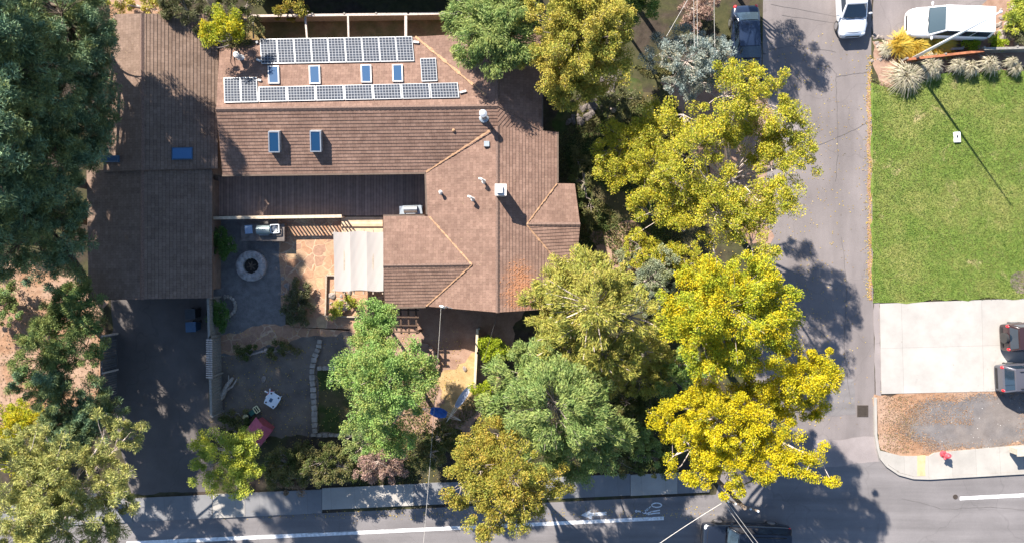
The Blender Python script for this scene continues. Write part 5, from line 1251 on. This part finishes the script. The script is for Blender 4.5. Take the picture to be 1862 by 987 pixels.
for x, y, z, r, lab, mat in ((405, 442, .9, 29, 'round green shrub at the garage wall beside the counter', 'leaf_bush'), (403, 572, .9, 26, 'round green shrub inside the half ring of stones', 'leaf_bush'),
                             (895, 638, 1.5, 29, 'lime green shrub beside the upper end of the curved fence', 'leaf_lime'), (880, 716, 1.5, 23, 'lime green shrub below the curved fence', 'leaf_lime'),
                             (1767, 79, .5, 13, 'small lime green shrub below the middle of the white van', 'leaf_lime'), (1815, 77, .5, 15, 'small lime green shrub at the rear corner of the white van', 'leaf_lime'),
                             (1848, 38, .8, 24, 'yellow green shrub at the right edge above the rock pile', 'leaf_smalltree'), (1855, 8, .8, 22, 'yellow green shrub in the upper right corner', 'leaf_smalltree'), (1850, 62, .6, 16, 'dull olive shrub between rock pile and lawn', 'leaf_juniper')):
    tree('shrub', lab, 'shrub', [(x - r * .25, y - r * .2, z, r * .75), (x + r * .3, y, z, r * .7), (x, y + r * .3, z * .9, r * .7)], mat, 'bush')
tree('juniper_shrub', 'low grey green juniper among rocks on the court', 'shrub', [(540, 545, .5, 26), (525, 560, .45, 22), (550, 525, .45, 18), (545, 575, .4, 22), (560, 555, .3, 14)], 'leaf_juniper', 'bush')
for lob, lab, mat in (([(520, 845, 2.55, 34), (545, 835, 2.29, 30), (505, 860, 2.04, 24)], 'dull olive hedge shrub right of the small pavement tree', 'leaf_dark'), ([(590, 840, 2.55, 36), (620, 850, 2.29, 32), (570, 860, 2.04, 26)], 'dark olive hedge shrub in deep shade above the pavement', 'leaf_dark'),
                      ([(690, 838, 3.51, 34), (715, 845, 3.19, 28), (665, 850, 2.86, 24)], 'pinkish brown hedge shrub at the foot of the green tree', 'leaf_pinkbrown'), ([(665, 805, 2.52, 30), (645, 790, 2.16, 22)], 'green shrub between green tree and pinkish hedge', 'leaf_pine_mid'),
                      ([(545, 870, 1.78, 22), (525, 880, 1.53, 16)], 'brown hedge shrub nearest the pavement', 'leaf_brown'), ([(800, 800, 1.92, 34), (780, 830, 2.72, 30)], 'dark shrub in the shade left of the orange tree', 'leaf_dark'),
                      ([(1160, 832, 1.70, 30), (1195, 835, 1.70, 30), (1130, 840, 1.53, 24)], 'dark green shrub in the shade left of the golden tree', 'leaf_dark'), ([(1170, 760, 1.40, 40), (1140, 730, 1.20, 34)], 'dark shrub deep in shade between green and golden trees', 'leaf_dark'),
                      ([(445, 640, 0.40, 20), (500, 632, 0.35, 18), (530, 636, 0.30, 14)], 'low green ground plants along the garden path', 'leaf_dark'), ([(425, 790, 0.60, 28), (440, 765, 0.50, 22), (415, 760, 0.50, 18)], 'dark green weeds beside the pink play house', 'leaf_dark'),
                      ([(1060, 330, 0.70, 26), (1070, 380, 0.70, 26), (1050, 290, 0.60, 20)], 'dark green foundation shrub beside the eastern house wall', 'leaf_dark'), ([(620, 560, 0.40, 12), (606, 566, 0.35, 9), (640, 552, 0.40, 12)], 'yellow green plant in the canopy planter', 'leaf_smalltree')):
    tree('shrub', lab, 'shrub', lob, mat, 'bush')

for lob, lab, mat in (([(1180, 620, 2.4, 40), (1200, 660, 2.2, 36), (1165, 690, 2, 34)], 'olive undergrowth shrub between the ochre and lemon trees', 'leaf_olive'), ([(1225, 690, 2.4, 34), (1245, 660, 2.4, 30)], 'green undergrowth shrub left of the golden tree', 'leaf_bright_green'), ([(1165, 450, 1.6, 32), (1215, 465, 2, 34), (1260, 480, 2.4, 34)], 'yellow green undergrowth between the two street side trees', 'leaf_yellowgreen'),
                      ([(1150, 790, 2.2, 30), (1175, 815, 2, 28)], 'mid green undergrowth beside the feathery green tree', 'leaf_fine_green'), ([(1110, 200, 1.2, 30), (1130, 180, 1.2, 26)], 'olive shrub at the shaded rock swale', 'leaf_juniper')):
    tree('shrub', lab, 'shrub', lob, mat, 'bush')
# ornamental grasses
def tussock(label, px, py, r, h, mat, n=900, lean=(0, 0), group=None, name='ornamental_grass', L=None):
    TSEED[0] += 1; rng = np.random.default_rng(TSEED[0]); base = W(px, py, 0); root = thing(name, label, 'grass', base, 0, group)
    a = rng.uniform(0, 6.283, n); q = rng.uniform(0, 1, n) ** .5; R_ = r / PX * rng.uniform(.55, 1.35, n)
    d = np.stack([np.cos(a), np.sin(a)], 1)
    p0 = np.concatenate([d * (q * R_ * .25)[:, None], np.zeros((n, 1))], 1)
    p1 = np.concatenate([d * (q * R_ * .7)[:, None] + np.array(lean) * .5, (h * (1.0 - .25 * q))[:, None]], 1)
    p2 = np.concatenate([d * (q * R_ * 1.12)[:, None] + np.array(lean), (h * (1.05 - .75 * q ** 1.5))[:, None]], 1) + rng.normal(size=(n, 3)) * .05
    s = np.concatenate([np.stack([-d[:, 1], d[:, 0]], 1), np.zeros((n, 1))], 1) * rng.uniform(.008, .022, (n, 1))
    A = np.stack([p0 - s, p0 + s, p1 + s, p1 - s], 1); B = np.stack([p1 - s, p1 + s, p2 + s * .5, p2 - s * .5], 1)
    quad_mesh('blades', np.concatenate([A, B]), mat, root); return root
GG = 'pale tussocks along the lawn edge'
for x, y, r, h, lab in ((1637, 138, 30, .9, 'largest pale tussock grass at the street end of the lawn edge'), (1680, 120, 24, 1.0, 'pale grey tussock grass under the tall pole'), (1731, 118, 17, .9, 'pale cream tussock grass left of the touching pair'), (1756, 123, 16, .8, 'cream tussock grass leaning right beside its paler neighbour'), (1788, 117, 19, .9, 'lone cream tussock grass third from the right edge'), (1829, 112, 13, .8, 'small pale tussock grass in the fence shade'), (1838, 124, 12, .7, 'thin pale tussock grass poking out over the lawn')):
    tussock(lab, x, y + 3, r, h, 'grass_pale', int(r * 22), (.05, -.08), GG)
for x, y, r in ((1625, 86, 26), (1655, 84, 30), (1690, 82, 26)):
    tussock('golden feathery grass clump beside the nose of the white van' if x == 1690 else ('golden feathery grass clump nearest the street' if x == 1625 else 'golden feathery grass clump in the middle of the row'), x, y, r, .75, 'grass_gold', 900, (.6, .05), 'golden grasses by the van')
tussock('dry straw coloured grass clump at the street corner of the bed', 1610, 92, 14, .4, 'grass_pale', 500)

# grass blades of the lawn, leaf litter: uncountable
rng = np.random.default_rng(5)
n = 105000; x0, y0, x1, y1 = WX(1586), WY(548), WX(2110), WY(128)
P = np.stack([rng.uniform(x0, x1, n), rng.uniform(y0, y1, n), np.full(n, .085)], 1)
D = unit(np.stack([rng.normal(size=n), rng.normal(size=n), rng.uniform(.2, 1.2, n)], 1))
leaf_mat('lawn_blade', Yl((.095, .155, .028), (.135, .205, .038), (.17, .235, .047), (.20, .235, .062)), Yl((.17, .21, .052), (.24, .25, .08), (.14, .185, .04)), .25, .4)
edge = (P[:, 1] < WY(150) + (P[:, 0] > WX(1720)) * .7 + .25 * np.sin(P[:, 0] * 3)) & (P[:, 1] > WY(548) + (P[:, 0] - x0) * .022)
tag(quad_mesh('lawn_blades', leaf_quads(rng, P[edge], D[edge], .10, .03, .3), 'lawn_blade'), kind='stuff')
def litter(name, n, fn, mat='leaf_litter', L=.09):
    P = []
    while len(P) < n:
        px, py, z = fn(); P.append(W(px, py, 0) + Vector((0, 0, z)))
    P = np.array([tuple(p) for p in P]); D = unit(rng.normal(size=(n, 3)) * np.array([1, 1, .15]))
    tag(quad_mesh(name, leaf_quads(rng, P, D, L, L * .65, .95), mat), kind='stuff')
U = random.uniform
litter('fallen_leaves', 900, lambda: (random.choice([random.gauss(1581, 2.5), random.gauss(1580, 5)]), U(100, 545), .03))
litter('fallen_leaves', 900, lambda: (random.gauss(1470, 60), U(60, 780), .02))
litter('fallen_leaves', 1600, lambda: (U(1060, 1420), U(150, 860), .03))
LOT = [(1668, 738), (1700, 728), (1770, 720), (1862, 711), (1862, 807), (1760, 815), (1700, 815), (1684, 802), (1648, 790), (1640, 775), (1658, 755), (1668, 738)]
def lot_edge():
    i = random.randrange(len(LOT) - 1); t = random.random(); a, b = LOT[i], LOT[i + 1]; return a[0] + (b[0] - a[0]) * t + random.gauss(0, 9), a[1] + (b[1] - a[1]) * t + random.gauss(0, 6), .045
litter('fallen_needles', 2600, lot_edge, 'leaf_needles', .085)
litter('fallen_needles', 700, lambda: (U(1660, 1770), 768 - (U(0, 1) ** 2) * 30 + random.gauss(0, 3), .045), 'leaf_needles', .08)
litter('gravel_scatter', 1500, lot_edge, 'lot_gravel', .08)
litter('fallen_leaves', 900, lambda: (U(1596, 1650) + U(0, 20), U(718, 822), .05), 'leaf_brown', .1)
litter('fallen_leaves', 1500, lambda: (U(380, 840), U(600, 880), .04))
litter('fallen_leaves', 1800, lambda: (U(0, 190), U(490, 760), .03), 'leaf_brown', .12)
litter('fallen_leaves', 500, lambda: (U(240, 1300), random.gauss(932, 6), .025))
# low ground cover on the shaded beds
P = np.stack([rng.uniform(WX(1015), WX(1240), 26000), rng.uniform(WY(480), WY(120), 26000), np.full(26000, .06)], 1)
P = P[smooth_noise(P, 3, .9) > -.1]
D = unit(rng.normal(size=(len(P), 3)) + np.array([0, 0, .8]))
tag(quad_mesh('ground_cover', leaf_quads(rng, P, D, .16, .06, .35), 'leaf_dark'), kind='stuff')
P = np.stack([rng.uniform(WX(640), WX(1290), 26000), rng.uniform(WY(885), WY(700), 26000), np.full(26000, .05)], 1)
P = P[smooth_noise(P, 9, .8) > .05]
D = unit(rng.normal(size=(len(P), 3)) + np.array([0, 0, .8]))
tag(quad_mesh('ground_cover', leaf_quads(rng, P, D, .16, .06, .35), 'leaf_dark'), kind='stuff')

# ------------------------------------------------------------------ light, sky, camera
SUN_EL, SUN_STR, SKY = 37.0, 4.8, .08
sx, sy = -.574, .819
to_sun = Vector((sx * math.cos(math.radians(SUN_EL)), sy * math.cos(math.radians(SUN_EL)), math.sin(math.radians(SUN_EL))))
ld = bpy.data.lights.new('sun', 'SUN'); ld.energy = SUN_STR; ld.angle = math.radians(.55); ld.color = (1, .92, .82)
lo_ = bpy.data.objects.new('sun', ld); COL.objects.link(lo_); lo_.rotation_euler = to_sun.to_track_quat('Z', 'Y').to_euler()
w = bpy.data.worlds.new('World'); S.world = w; w.use_nodes = True
nt = w.node_tree; nt.nodes.clear()
sky = nt.nodes.new('ShaderNodeTexSky'); sky.sky_type = 'NISHITA'; sky.sun_disc = False; sky.ozone_density = 3.0; sky.dust_density = .4
sky.sun_elevation = math.radians(SUN_EL); sky.sun_rotation = math.atan2(sx, sy)
bg = nt.nodes.new('ShaderNodeBackground'); bg.inputs['Strength'].default_value = SKY
ow = nt.nodes.new('ShaderNodeOutputWorld'); nt.links.new(sky.outputs[0], bg.inputs[0]); nt.links.new(bg.outputs[0], ow.inputs[0])
cam = bpy.data.cameras.new('camera'); cam.sensor_width = 36; cam.lens = 36 * H / (1862 / PX); cam.clip_end = 1500
co_ = bpy.data.objects.new('camera', cam); COL.objects.link(co_); co_.location = (0, 0, H); S.camera = co_
vs_ = S.view_settings; vs_.view_transform = 'Standard'; vs_.look = 'None'; vs_.gamma = 1; vs_.exposure = 1.5
S.render.resolution_x, S.render.resolution_y = 1024, 542
